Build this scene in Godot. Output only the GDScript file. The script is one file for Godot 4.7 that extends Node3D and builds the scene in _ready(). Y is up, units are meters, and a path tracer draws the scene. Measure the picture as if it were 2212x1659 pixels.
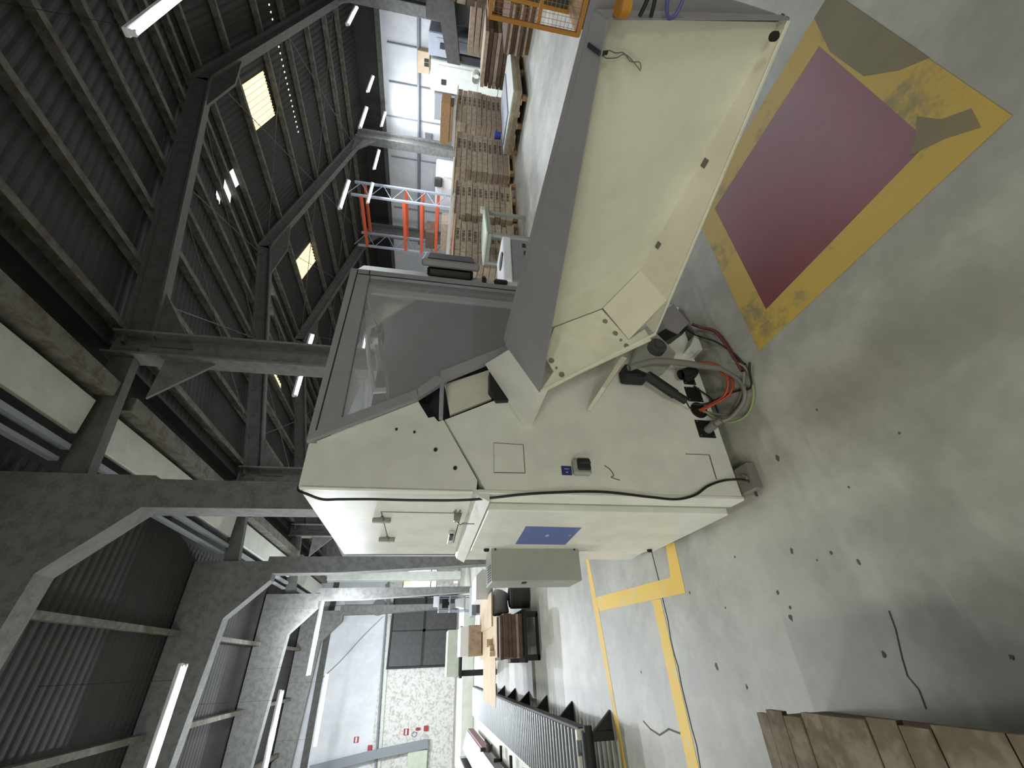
extends Node3D
# A factory hall seen with a wide lens held on its side: x runs right along the frames, -z runs down the hall, y is up.

var used = {}
var M = {}
var rng = RandomNumberGenerator.new()

class MB:
	var v = PackedVector3Array()
	var n = PackedVector3Array()
	var t = PackedVector2Array()
	func tri(a, b, c, nn, ua = Vector2.ZERO, ub = Vector2.ZERO, uc = Vector2.ZERO):
		if (b - a).cross(c - a).dot(nn) > 0.0:
			v.append_array([a, c, b]); t.append_array([ua, uc, ub])
		else:
			v.append_array([a, b, c]); t.append_array([ua, ub, uc])
		n.append_array([nn, nn, nn])
	func tris(a, b, c, na, nb, nc):
		if (b - a).cross(c - a).dot(na + nb + nc) > 0.0:
			v.append_array([a, c, b]); n.append_array([na, nc, nb])
		else:
			v.append_array([a, b, c]); n.append_array([na, nb, nc])
		t.append_array([Vector2.ZERO, Vector2.ZERO, Vector2.ZERO])
	func quad(a, b, c, d, hint = null):
		var nn = (b - a).cross(c - a).normalized()
		if nn.length() < 0.5: nn = (c - a).cross(d - a).normalized()
		if hint != null and nn.dot(hint) < 0.0: nn = -nn
		tri(a, b, c, nn, Vector2(0, 0), Vector2(1, 0), Vector2(1, 1))
		tri(a, c, d, nn, Vector2(0, 0), Vector2(1, 1), Vector2(0, 1))
		return self
	func obox(ce, bx, h, ch = 0.0):
		# oriented box: centre, basis, half sizes, chamfer
		var ax = [bx.x, bx.y, bx.z]
		var hh = [h.x, h.y, h.z]
		ch = min(ch, min(h.x, min(h.y, h.z)) * 0.9)
		var co = func(s, k):   # corner point on the face of axis k
			var p = ce
			for i in 3: p += ax[i] * s[i] * (hh[i] if i == k else hh[i] - ch)
			return p
		for k in 3:
			var i = (k + 1) % 3
			var j = (k + 2) % 3
			for s in [-1, 1]:
				var q = []
				for e in [[-1, -1], [1, -1], [1, 1], [-1, 1]]:
					var sg = [0, 0, 0]
					sg[k] = s; sg[i] = e[0]; sg[j] = e[1]
					q.append(co.call(sg, k))
				quad(q[0], q[1], q[2], q[3], ax[k] * s)
			if ch > 0.0:
				for si in [-1, 1]:
					for sj in [-1, 1]:
						var a = [0, 0, 0]
						a[i] = si; a[j] = sj; a[k] = -1
						var b = a.duplicate()
						b[k] = 1
						quad(co.call(a, i), co.call(b, i), co.call(b, j), co.call(a, j), ax[i] * si + ax[j] * sj)
		if ch > 0.0:
			for sx in [-1, 1]:
				for sy in [-1, 1]:
					for sz in [-1, 1]:
						var s = [sx, sy, sz]
						var nn = (ax[0] * sx + ax[1] * sy + ax[2] * sz).normalized()
						tri(co.call(s, 0), co.call(s, 1), co.call(s, 2), nn)
		return self
	func box(lo, hi, ch = 0.0):
		return obox((lo + hi) / 2.0, Basis(), (hi - lo).abs() / 2.0, ch)
	func bar(a, b, w, h, up = Vector3.UP, ch = 0.0):
		# square bar from a to b: w across, h along up
		var d = (b - a).normalized()
		var s = d.cross(up)
		if s.length() < 0.01: s = d.cross(Vector3.RIGHT)
		s = s.normalized()
		return obox((a + b) / 2.0, Basis(s, s.cross(d), d), Vector3(w / 2.0, h / 2.0, (b - a).length() / 2.0), ch)
	func prism(poly, d):
		# polygon of coplanar points pushed along d
		var c = Vector3.ZERO
		for p in poly: c += p / float(poly.size())
		var nn = Vector3.ZERO
		for i in poly.size(): nn += (poly[i] - c).cross(poly[(i + 1) % poly.size()] - c)
		nn = nn.normalized()
		var ex = (poly[1] - poly[0]).normalized()
		var ey = nn.cross(ex)
		var flat = PackedVector2Array()
		for p in poly: flat.append(Vector2((p - c).dot(ex), (p - c).dot(ey)))
		var ix = Geometry2D.triangulate_polygon(flat)
		var s = 1.0 if d.dot(nn) >= 0.0 else -1.0
		for i in range(0, ix.size(), 3):
			tri(poly[ix[i]], poly[ix[i + 1]], poly[ix[i + 2]], -nn * s)
			tri(poly[ix[i]] + d, poly[ix[i + 1]] + d, poly[ix[i + 2]] + d, nn * s)
		for i in poly.size():
			var a = poly[i]
			var b = poly[(i + 1) % poly.size()]
			if d.length() > 0.0: quad(a, b, b + d, a + d, (b - a).cross(nn))
		return self
	func cyl(a, b, r, k = 12, r2 = -1.0, caps = true):
		if r2 < 0.0: r2 = r
		var d = (b - a).normalized()
		var e = d.cross(Vector3.UP if abs(d.y) < 0.9 else Vector3.RIGHT).normalized()
		var f = d.cross(e)
		for i in k:
			var p = e * cos(TAU * i / k) + f * sin(TAU * i / k)
			var q = e * cos(TAU * (i + 1) / k) + f * sin(TAU * (i + 1) / k)
			tris(a + p * r, a + q * r, b + q * r2, p, q, q)
			tris(a + p * r, b + q * r2, b + p * r2, p, q, p)
			if caps:
				tri(a, a + p * r, a + q * r, -d)
				tri(b, b + p * r2, b + q * r2, d)
		return self
	func tube(pts, r, k = 8, smooth = true):
		var path = []
		if smooth and pts.size() > 2:
			for i in pts.size() - 1:
				var p0 = pts[max(i - 1, 0)]
				var p3 = pts[min(i + 2, pts.size() - 1)]
				for s in 5: path.append(pts[i].cubic_interpolate(pts[i + 1], p0, p3, s / 5.0))
			path.append(pts[-1])
		else:
			path = pts
		var up = Vector3(0.31, 0.87, 0.38)
		var rings = []
		for i in path.size():
			var d = (path[min(i + 1, path.size() - 1)] - path[max(i - 1, 0)]).normalized()
			var e = (up - d * up.dot(d)).normalized()
			if e.length() < 0.5: e = d.cross(Vector3.RIGHT).normalized()
			up = e
			var f = d.cross(e)
			var ring = []
			for j in k: ring.append(e * cos(TAU * j / k) + f * sin(TAU * j / k))
			rings.append(ring)
		for i in path.size() - 1:
			for j in k:
				var j2 = (j + 1) % k
				var a = rings[i][j]; var b = rings[i][j2]; var c = rings[i + 1][j2]; var d = rings[i + 1][j]
				tris(path[i] + a * r, path[i] + b * r, path[i + 1] + c * r, a, b, c)
				tris(path[i] + a * r, path[i + 1] + c * r, path[i + 1] + d * r, a, c, d)
		return self
	func mesh(shift, m):
		var q = v
		if shift != Vector3.ZERO:
			q = PackedVector3Array()
			for p in v: q.append(p - shift)
		var a = []
		a.resize(Mesh.ARRAY_MAX)
		a[Mesh.ARRAY_VERTEX] = q
		a[Mesh.ARRAY_NORMAL] = n
		a[Mesh.ARRAY_TEX_UV] = t
		var am = ArrayMesh.new()
		am.add_surface_from_arrays(Mesh.PRIMITIVE_TRIANGLES, a)
		am.surface_set_material(0, m)
		return am

func V(x, y, z): return Vector3(x, y, z)

func numbered(called):
	var k = used.get(called, 0)
	used[called] = k + 1
	return called if k == 0 else "%s_%03d" % [called, k]

func tag(o, label, category, group = "", kind = ""):
	o.set_meta("label", label); o.set_meta("category", category)
	if group: o.set_meta("group", group)
	if kind: o.set_meta("kind", kind)
	return o

func origin_of(o):
	var p = Vector3.ZERO
	while o != self and o != null:
		p += o.position
		o = o.get_parent()
	return p

func thing(called, label, category, at = Vector3.ZERO, group = "", kind = ""):
	var o = Node3D.new()
	o.name = numbered(called)
	add_child(o)
	o.position = at
	return tag(o, label, category, group, kind)

# commits a builder as one mesh under a thing, part or the root (points are in world coordinates)
func part(parent, called, mb, m, label = ""):
	var o = MeshInstance3D.new()
	o.name = called
	parent.add_child(o, true)
	o.mesh = mb.mesh(origin_of(parent), m)
	if label: o.set_meta("label", label)
	return o

func solo(called, mb, m, label, category, group = "", kind = ""):
	var c = Vector3.ZERO
	var lo = mb.v[0]; var hi = mb.v[0]
	for p in mb.v:
		lo = lo.min(p); hi = hi.max(p)
	c = V((lo.x + hi.x) / 2, lo.y, (lo.z + hi.z) / 2)
	var o = MeshInstance3D.new()
	o.name = numbered(called)
	add_child(o)
	o.position = c
	o.mesh = mb.mesh(c, m)
	return tag(o, label, category, group, kind)

func struct(called, mb, m):
	var o = MeshInstance3D.new()
	o.name = numbered(called)
	add_child(o)
	o.mesh = mb.mesh(Vector3.ZERO, m)
	o.set_meta("kind", "structure")
	return o

func dup(o, at, label, group = "", called = ""):
	var r = o.duplicate()
	r.name = numbered(called if called else String(o.name).rstrip("0123456789").trim_suffix("_"))
	add_child(r)
	r.position = at
	r.set_meta("label", label)
	if group: r.set_meta("group", group)
	return r

# ---------------------------------------------------------------- materials
func noise_img(sd, size, layers):
	var acc = PackedFloat32Array()
	acc.resize(size * size)
	var w = 0.0
	for l in layers: w += l[1]
	for l in layers:
		var f = FastNoiseLite.new()
		f.seed = sd; sd += 7
		f.frequency = l[0]
		f.noise_type = FastNoiseLite.TYPE_SIMPLEX_SMOOTH
		f.fractal_octaves = 4
		var d = f.get_seamless_image(size, size).get_data()
		for i in size * size: acc[i] += d[i] / 255.0 * l[1] / w
	return acc

func noise_tex(sd, size, layers, c0, c1, lo = 0.25, hi = 0.75):
	var acc = noise_img(sd, size, layers)
	var d = PackedByteArray()
	d.resize(size * size * 3)
	for i in size * size:
		var c = c0.lerp(c1, smoothstep(lo, hi, acc[i]))
		d[i * 3] = int(c.r * 255); d[i * 3 + 1] = int(c.g * 255); d[i * 3 + 2] = int(c.b * 255)
	return ImageTexture.create_from_image(Image.create_from_data(size, size, false, Image.FORMAT_RGB8, d))

func mat(c, rough = 0.6, metal = 0.0, tex = null, scale = 1.0, bump = 0.0):
	var m = StandardMaterial3D.new()
	m.albedo_color = c
	m.roughness = rough
	m.metallic = metal
	if tex:
		m.albedo_texture = tex
		m.uv1_triplanar = true
		m.uv1_world_triplanar = true
		m.uv1_scale = Vector3.ONE * scale
		if bump > 0.0:
			m.heightmap_enabled = true
			m.heightmap_texture = tex
			m.heightmap_scale = bump
	return m

func glow(c, e, base = Color(0.9, 0.9, 0.9)):
	var m = mat(base, 0.5)
	m.emission_enabled = true
	m.emission = c
	m.emission_energy_multiplier = e
	return m

func make_materials():
	var W = Color.WHITE
	var soft = noise_tex(3, 256, [[0.012, 1.0], [0.05, 0.5]], Color(0.95, 0.95, 0.95), W)
	var grain = noise_tex(5, 256, [[0.03, 1.0], [0.15, 0.8]], Color(0.84, 0.83, 0.82), W, 0.2, 0.7)
	var conc = noise_tex(11, 768, [[0.004, 1.2], [0.012, 0.8], [0.05, 0.5], [0.2, 0.25]], Color(0.78, 0.78, 0.76), Color(0.98, 0.98, 0.97), 0.28, 0.7)
	var peel = noise_tex(21, 512, [[0.025, 0.7], [0.06, 1.0], [0.14, 0.6]], Color(0.84, 0.83, 0.79), W, 0.3, 0.56)
	var worn = noise_tex(31, 512, [[0.008, 1.0], [0.04, 0.4], [0.15, 0.3]], Color(0.52, 0.48, 0.31), Color(0.74, 0.62, 0.24), 0.16, 0.46)
	var worn2 = noise_tex(35, 256, [[0.02, 1.0], [0.08, 0.6]], Color(0.86, 0.78, 0.5), Color(0.92, 0.76, 0.26), 0.3, 0.5)
	var rust = noise_tex(41, 256, [[0.02, 1.0], [0.08, 0.5]], Color(0.78, 0.75, 0.68), W, 0.25, 0.7)
	M.soft = soft
	M.floor = mat(Color(0.725, 0.72, 0.675), 0.5, 0.0, conc, 0.11, 0.05)
	M.wall = mat(Color(0.87, 0.88, 0.89), 0.8, 0.0, soft, 0.25)
	M.peel = mat(Color(0.85, 0.85, 0.83), 0.85, 0.0, peel, 0.22, 0.3)
	M.roof = mat(Color(0.165, 0.16, 0.15), 0.8, 0.0, grain, 0.3)
	M.beam = mat(Color(0.37, 0.37, 0.355), 0.8, 0.0, grain, 0.5)
	M.purlin = mat(Color(0.39, 0.38, 0.35), 0.85, 0.0, rust, 0.6)
	M.column = mat(Color(0.46, 0.465, 0.45), 0.85, 0.0, grain, 0.6)
	M.gutter = mat(Color(0.74, 0.75, 0.71), 0.6, 0.0, soft, 0.6)
	M.paint = mat(Color(0.86, 0.86, 0.815), 0.38, 0.0, soft, 0.9)
	M.paint_end = mat(Color(0.85, 0.85, 0.80), 0.45, 0.0, soft, 0.6)
	M.tray = mat(Color(0.87, 0.875, 0.79), 0.42, 0.0, soft, 0.8)
	M.tray_lip = mat(Color(0.80, 0.775, 0.69), 0.42, 0.0, soft, 0.8)
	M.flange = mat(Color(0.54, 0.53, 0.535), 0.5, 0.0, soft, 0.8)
	M.frame = mat(Color(0.56, 0.565, 0.57), 0.45, 0.0, soft, 0.8)
	M.dark = mat(Color(0.13, 0.13, 0.135), 0.6)
	M.inner = mat(Color(0.27, 0.265, 0.255), 0.7, 0.0, grain, 0.6)
	M.black = mat(Color(0.05, 0.05, 0.05), 0.5)
	M.rubber = mat(Color(0.075, 0.075, 0.07), 0.65)
	M.steel = mat(Color(0.55, 0.55, 0.53), 0.35, 0.8)
	M.greybox = mat(Color(0.60, 0.615, 0.57), 0.45, 0.0, soft, 0.8)
	M.greylight = mat(Color(0.78, 0.78, 0.73), 0.45)
	M.blue = mat(Color(0.34, 0.41, 0.64), 0.4, 0.0, soft, 3.0)
	M.bluedark = mat(Color(0.16, 0.18, 0.42), 0.45)
	M.white = mat(Color(0.9, 0.9, 0.9), 0.5)
	M.offwhite = mat(Color(0.80, 0.82, 0.78), 0.5, 0.0, soft, 0.8)
	M.palegreen = mat(Color(0.78, 0.82, 0.74), 0.45, 0.0, soft, 0.8)
	M.glass = mat(Color(0.9, 0.92, 0.92, 0.13), 0.03)
	M.glass.transparency = BaseMaterial3D.TRANSPARENCY_ALPHA
	M.yellow = mat(W, 0.55, 0.0, worn, 0.55)
	M.stripe = mat(W, 0.6, 0.0, worn2, 0.8)
	M.worn_patch = mat(Color(0.50, 0.46, 0.32), 0.6, 0.0, soft, 0.8)
	M.red = mat(Color(0.45, 0.16, 0.18), 0.42, 0.0, soft, 0.7)
	M.crack = mat(Color(0.2, 0.19, 0.17), 0.9)
	M.stain = mat(Color(0.36, 0.34, 0.29), 0.8)
	M.card = mat(Color(0.67, 0.60, 0.52), 0.85, 0.0, grain, 0.8)
	M.card_pale = mat(Color(0.80, 0.72, 0.6), 0.85, 0.0, soft, 0.8)
	M.card_dark = mat(Color(0.42, 0.34, 0.28), 0.85, 0.0, grain, 0.8)
	M.card_light = mat(Color(0.72, 0.66, 0.56), 0.85, 0.0, grain, 0.8)
	M.wood = mat(Color(0.62, 0.5, 0.36), 0.8, 0.0, grain, 1.5)
	M.wood_pale = mat(Color(0.80, 0.72, 0.55), 0.8, 0.0, grain, 1.5)
	M.board = mat(Color(0.52, 0.475, 0.40), 0.85, 0.0, rust, 1.2)
	M.orange = mat(Color(0.82, 0.35, 0.2), 0.5)
	M.cage = mat(Color(0.66, 0.45, 0.16), 0.5)
	M.rackgrey = mat(Color(0.6, 0.62, 0.66), 0.5)
	M.roller = mat(Color(0.44, 0.45, 0.44), 0.4, 0.3)
	M.shutter = mat(Color(0.27, 0.27, 0.27), 0.5, 0.0, grain, 0.5)
	M.pipe = mat(Color(0.52, 0.54, 0.56), 0.5)
	M.cream = mat(Color(0.84, 0.83, 0.75), 0.5, 0.0, soft, 0.8)
	M.sign_red = mat(Color(0.62, 0.19, 0.19), 0.5)
	M.cable_orange = mat(Color(0.62, 0.25, 0.12), 0.5)
	M.cable_maroon = mat(Color(0.36, 0.13, 0.15), 0.5)
	M.cable_grey = mat(Color(0.45, 0.44, 0.41), 0.5)
	M.cable_green = mat(Color(0.52, 0.56, 0.38), 0.5)
	M.tubeglow = glow(Color(0.86, 0.92, 1.0), 9.0)
	M.skyglow = glow(Color(1.0, 0.90, 0.60), 1.25)
	M.skyrib = glow(Color(0.9, 0.72, 0.42), 0.6)
	M.daylight = glow(Color(1.0, 1.0, 0.97), 5.0)
	M.dayyellow = glow(Color(0.95, 0.88, 0.25), 2.0)

func _ready():
	rng.seed = 4
	# ---- camera, sky, exposure
	var cam = Camera3D.new()
	cam.name = "camera"
	cam.keep_aspect = Camera3D.KEEP_HEIGHT
	cam.fov = 85.173
	cam.near = 0.03
	cam.far = 200.0
	add_child(cam)
	cam.transform = Transform3D(Basis(V(-0.036113, -0.983148, 0.179211), V(0.832499, 0.069609, 0.549635), V(-0.552848, 0.169042, 0.815956)).orthonormalized(), V(0, 1.6, 0))
	var we = WorldEnvironment.new()
	we.name = "environment"
	var env = Environment.new()
	env.background_mode = Environment.BG_COLOR
	env.background_color = Color(0.93, 0.96, 1.0)
	env.background_energy_multiplier = 1.5
	env.tonemap_mode = Environment.TONE_MAPPER_LINEAR
	env.tonemap_exposure = 1.0
	env.sdfgi_enabled = true
	env.ssao_enabled = true
	env.ssil_enabled = true
	we.environment = env
	add_child(we)
	make_materials()
	shell()
	roofs()
	columns()
	lamps()
	floor_marks()
	machine()
	tray()
	cables()
	left_side()
	back_wall_items()
	right_side()

# ---------------------------------------------------------------- hall
func shell():
	var f = struct("floor", MB.new().box(V(-16.3, -0.3, -23.9), V(23.2, 0.0, 14.6)), M.floor)
	struct("wall_left", MB.new().box(V(-16.3, 0, -23.9), V(-16.0, 7.2, 14.6)), M.wall)
	struct("wall_front", MB.new().box(V(-16.3, 0, 14.3), V(23.2, 9.0, 14.6)), M.wall)
	var wr = struct("wall_right", MB.new().box(V(22.6, 0, -23.9), V(22.9, 5.25, 14.6)), M.wall)
	part(wr, "upper_cladding", MB.new().box(V(22.62, 5.25, -23.9), V(22.9, 7.4, 14.6)), M.roof)
	part(wr, "wall_beam", MB.new().box(V(22.5, 5.15, -23.6), V(22.6, 5.35, 14.3)), M.beam)
	var wb = struct("wall_back", MB.new().box(V(-16.3, 3.36, -23.9), V(4.4, 7.4, -23.5)), M.wall)
	part(wb, "lower_wall", MB.new().box(V(-16.3, 0, -23.9), V(2.45, 3.36, -23.5)).box(V(2.45, 2.75, -23.9), V(4.4, 3.36, -23.5)).box(V(2.45, 0, -23.9), V(4.4, 1.05, -23.5)).box(V(4.12, 1.05, -23.9), V(4.4, 2.75, -23.5)), M.peel)
	part(wb, "gable_wall", MB.new().box(V(4.4, 0, -23.9), V(23.2, 9.0, -23.5)), M.wall)
	part(wb, "pilaster", MB.new().box(V(1.75, 3.36, -23.5), V(2.5, 5.9, -23.42), 0.01), M.wall)
	part(wb, "tie_beam", MB.new().box(V(-16.0, 5.75, -23.5), V(4.4, 6.0, -23.38), 0.01), M.beam)
	# floor wear: joints, cracks and spots
	var cr = MB.new()
	ribbon(cr, [[0.63, -2.971], [0.523, -2.964], [0.416, -2.953], [0.315, -2.956], [0.19, -2.947], [0.086, -2.962], [-0.003, -2.958], [-0.065, -2.942], [-0.16, -2.95], [-0.273, -2.942], [-0.37, -2.935], [-0.441, -2.921], [-0.541, -2.934], [-1.4, -2.92]], 0.0045, 0.0012)
	part(f, "joint_crack", cr, M.crack)
	var c2 = MB.new()
	ribbon(c2, [[-0.391, -3.601], [-0.425, -3.507], [-0.444, -3.379], [-0.398, -3.23], [-0.405, -3.115], [-0.406, -2.979]], 0.005, 0.0012)
	ribbon(c2, [[0.099, -1.394], [0.044, -1.401], [-0.036, -1.425], [-0.088, -1.436], [-0.124, -1.418], [-0.173, -1.424]], 0.0018, 0.0012)
	part(f, "hairline_crack", c2, M.stain)
	var sp = [[0.757, -1.586, 0.022], [0.367, -1.714, 0.014], [0.318, -1.522, 0.01], [0.264, -1.422, 0.013], [0.306, -1.601, 0.005], [0.221, -1.884, 0.013], [0.116, -1.86, 0.016], [0.154, -1.842, 0.01], [-0.148, -2.309, 0.013], [-0.064, -2.523, 0.03], [0.853, -1.291, 0.009], [-0.028, -1.487, 0.013], [-0.04, -1.107, 0.009], [0.314, -2.608, 0.012], [-0.249, -1.991, 0.008], [0.52, -1.32, 0.006], [0.62, -1.05, 0.007], [-0.1, -3.5, 0.012], [0.2, -2.3, 0.006], [0.42, -2.1, 0.008]]
	for s in sp:
		var b = MB.new()
		var poly = []
		for k in 9:
			var rr = min(s[2], 0.02) * 0.85 * rng.randf_range(0.6, 1.2)
			poly.append(V(s[0] + rr * cos(TAU * k / 9.0), 0.0002, s[1] + 0.7 * rr * sin(TAU * k / 9.0)))
		part(f, "floor_spot", b.prism(poly, V(0, 0.001, 0)), M.stain)

func ribbon(b, pts, w, h):
	for i in pts.size() - 1:
		var a = V(pts[i][0], 0.0002, pts[i][1])
		var c = V(pts[i + 1][0], 0.0002, pts[i + 1][1])
		var s = (c - a).cross(Vector3.UP).normalized() * w
		var e = (c - a).normalized() * w * 0.6
		b.prism([a - s - e, a + s - e, c + s + e, c - s + e], V(0, h, 0))

func roof_y(x):   # right nave: eaves at x = 4.2 and 21.4, ridge at 12.8
	return 6.55 + 0.235 * (x - 4.2) if x < 12.8 else 6.55 + 0.235 * (21.4 - x)

func corrugated(b, x0, x1, z0, z1, yf, holes, pitch = 0.178, amp = 0.014, nx = 40):
	# sheets with waves that run down the slope; cells inside a hole are left out
	var nz = int((z1 - z0) / (pitch / 4.0))
	for i in nx:
		var xa = x0 + (x1 - x0) * i / nx
		var xb = x0 + (x1 - x0) * (i + 1) / nx
		var run = -1
		for j in nz + 1:
			var open = j == nz
			if not open:
				for h in holes:
					var zc = z0 + (j + 0.5) * pitch / 4.0
					if xb > h[0] + 0.01 and xa < h[1] - 0.01 and zc > h[2] and zc < h[3]: open = true
			if not open:
				var za = z0 + j * pitch / 4.0
				var zb = za + pitch / 4.0
				var wa = amp * sin(TAU * za / pitch)
				var wb = amp * sin(TAU * zb / pitch)
				b.quad(V(xa, yf.call(xa) + wa, za), V(xb, yf.call(xb) + wa, za), V(xb, yf.call(xb) + wb, zb), V(xa, yf.call(xa) + wb, zb), Vector3.DOWN)
	return b

func ibeam(b, a, c, depth, width, down = Vector3.DOWN):
	# web and two flanges; a and c are on the upper flange
	var d = (c - a).normalized()
	var s = d.cross(down).normalized()
	var dn = s.cross(d).normalized()
	if dn.dot(down) < 0: dn = -dn
	b.bar(a + dn * depth / 2, c + dn * depth / 2, 0.03, depth, dn)
	b.bar(a + dn * 0.02, c + dn * 0.02, width, 0.04, dn)
	b.bar(a + dn * (depth - 0.02), c + dn * (depth - 0.02), width, 0.04, dn)

func roofs():
	var holes = [[12.3, 13.3, -9.1, -8.55], [11.4, 11.9, -8.5, -8.2], [11.9, 12.6, -13.4, -12.9], [11.0, 11.5, -13.3, -13.05], [9.5, 9.8, -13.0, -12.85]]
	var yf = func(x): return roof_y(x)
	var ce = struct("ceiling", corrugated(MB.new(), 4.2, 12.8, -23.6, 14.4, yf, holes), M.roof)
	part(ce, "far_slope", corrugated(MB.new(), 12.8, 22.7, -23.6, 14.4, yf, holes), M.roof)
	var yl = func(x): return 6.75 - 0.06 * (1.9 - x) * 0.0
	part(ce, "low_roof", corrugated(MB.new(), -16.2, 2.4, -23.6, 14.4, yl, [], 0.178, 0.012, 2), M.roof)
	part(ce, "valley_roof", MB.new().box(V(2.3, 6.75, -23.6), V(4.3, 6.85, 14.4)).box(V(4.14, 6.5, -23.6), V(4.19, 6.8, 14.4)), M.roof)
	# purlins, each a timber of its own
	for x in [4.5, 5.9, 7.3, 8.7, 10.1, 11.5, 12.6, 13.2, 14.45, 16.1, 17.4, 18.7, 20.0, 21.0]:
		var y = roof_y(x) - 0.12
		part(ce, "purlin", MB.new().bar(V(x, y, -23.4), V(x, y, 14.3), 0.11, 0.16), M.purlin)
	for x in [-14.1, -12.45, -10.8, -9.15, -7.5, -5.85, -4.2, -2.55, -0.92, 0.72]:
		part(ce, "purlin", MB.new().bar(V(x, 6.55, -23.4), V(x, 6.55, 14.3), 0.1, 0.14), M.purlin)
	# main frames
	for z in [-21.8, -16.5, -11.2, -5.9, -0.6, 4.7, 10.0]:
		var b = MB.new()
		ibeam(b, V(4.2, roof_y(4.2) - 0.2, z), V(12.8, roof_y(12.8) - 0.2, z), 0.42, 0.22)
		ibeam(b, V(12.8, roof_y(12.8) - 0.2, z), V(21.4, roof_y(21.4) - 0.2, z), 0.42, 0.22)
		b.prism([V(4.2, 6.0, z - 0.03), V(4.2, 5.4, z - 0.03), V(5.4, 6.25, z - 0.03)], V(0, 0, 0.06))
		b.prism([V(21.4, 6.0, z - 0.03), V(21.4, 5.2, z - 0.03), V(19.8, 6.5, z - 0.03)], V(0, 0, 0.06))
		b.prism([V(12.8, roof_y(12.8) - 0.6, z - 0.03), V(11.4, roof_y(11.4) - 0.6, z - 0.03), V(12.8, 7.4, z - 0.03), V(14.2, roof_y(14.2) - 0.6, z - 0.03)], V(0, 0, 0.06))
		part(ce, "rafter", b, M.beam)
		var c = MB.new()
		c.prism([V(1.72, 5.05, z - 0.15), V(0.98, 5.78, z - 0.15), V(-6.0, 6.2, z - 0.15), V(-16.0, 5.9, z - 0.15), V(-16.0, 6.7, z - 0.15), V(2.12, 6.7, z - 0.15), V(2.12, 5.05, z - 0.15)], V(0, 0, 0.3))
		part(ce, "low_rafter", c, M.column)
	# wind bracing between the frames
	for z in [-16.5, -11.2, -5.9]:
		for e in [[5.2, 8.6], [8.6, 12.4], [13.2, 17.0], [17.0, 20.6]]:
			var b = MB.new()
			b.tube([V(e[0], roof_y(e[0]) - 0.3, z), V(e[1], roof_y(e[1]) - 0.3, z - 5.3)], 0.013, 6, false)
			b.tube([V(e[1], roof_y(e[1]) - 0.3, z), V(e[0], roof_y(e[0]) - 0.3, z - 5.3)], 0.013, 6, false)
			part(ce, "bracing_rod", b, M.beam)
	# valley gutter with its pale boarding and the dark trays beside it
	for z in [-16.5, -11.2, -5.9, -0.6]:
		var z0 = z - 5.1
		part(ce, "gutter_board", MB.new().box(V(2.62, 6.12, z0), V(3.12, 6.2, z - 0.2), 0.01), M.gutter)
		part(ce, "gutter_beam", MB.new().box(V(3.2, 5.95, z0), V(3.42, 6.45, z - 0.2), 0.01), M.purlin)
		part(ce, "gutter_rail", MB.new().box(V(2.4, 6.1, z0), V(2.47, 6.2, z - 0.2)).box(V(2.25, 6.15, z0), V(2.3, 6.25, z - 0.2)), M.pipe)
	for z in [-16.5, -11.2, -5.9, -0.6]:
		part(ce, "valley_tie", MB.new().bar(V(2.1, 6.0, z), V(4.1, 6.25, z), 0.16, 0.3), M.beam)
	# daylight let in by the roof: translucent corrugated sheets
	for s in [[14.58, 15.85, -8.05, -6.75], [14.58, 16.0, -14.55, -13.4], [8.75, 9.3, -14.9, -13.7]]:
		var yy = func(x): return roof_y(x) - 0.045
		var sk = part(ce, "skylight_sheet", corrugated(MB.new(), s[0], s[1], s[2], s[3], yy, [], 0.178, 0.02, 4), M.skyglow, "translucent yellow roof sheet glowing with daylight")
		var rb = MB.new()
		var rz = s[2] + 0.09
		while rz < s[3]:
			rb.bar(V(s[0], roof_y(s[0]) - 0.065, rz), V(s[1], roof_y(s[1]) - 0.065, rz), 0.03, 0.02)
			rz += 0.178
		part(sk, "sheet_rib", rb, M.skyrib)
	var dots = MB.new()
	for k in 26:
		var z = -4.7 - k * 0.178
		dots.box(V(17.0, roof_y(17.0) - 0.03, z), V(17.06, roof_y(17.0) - 0.01, z + 0.04))
	var d = part(ce, "light_gap", dots, glow(Color(1, 0.97, 0.9), 1.2))
	d.set_meta("kind", "stuff")

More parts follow.
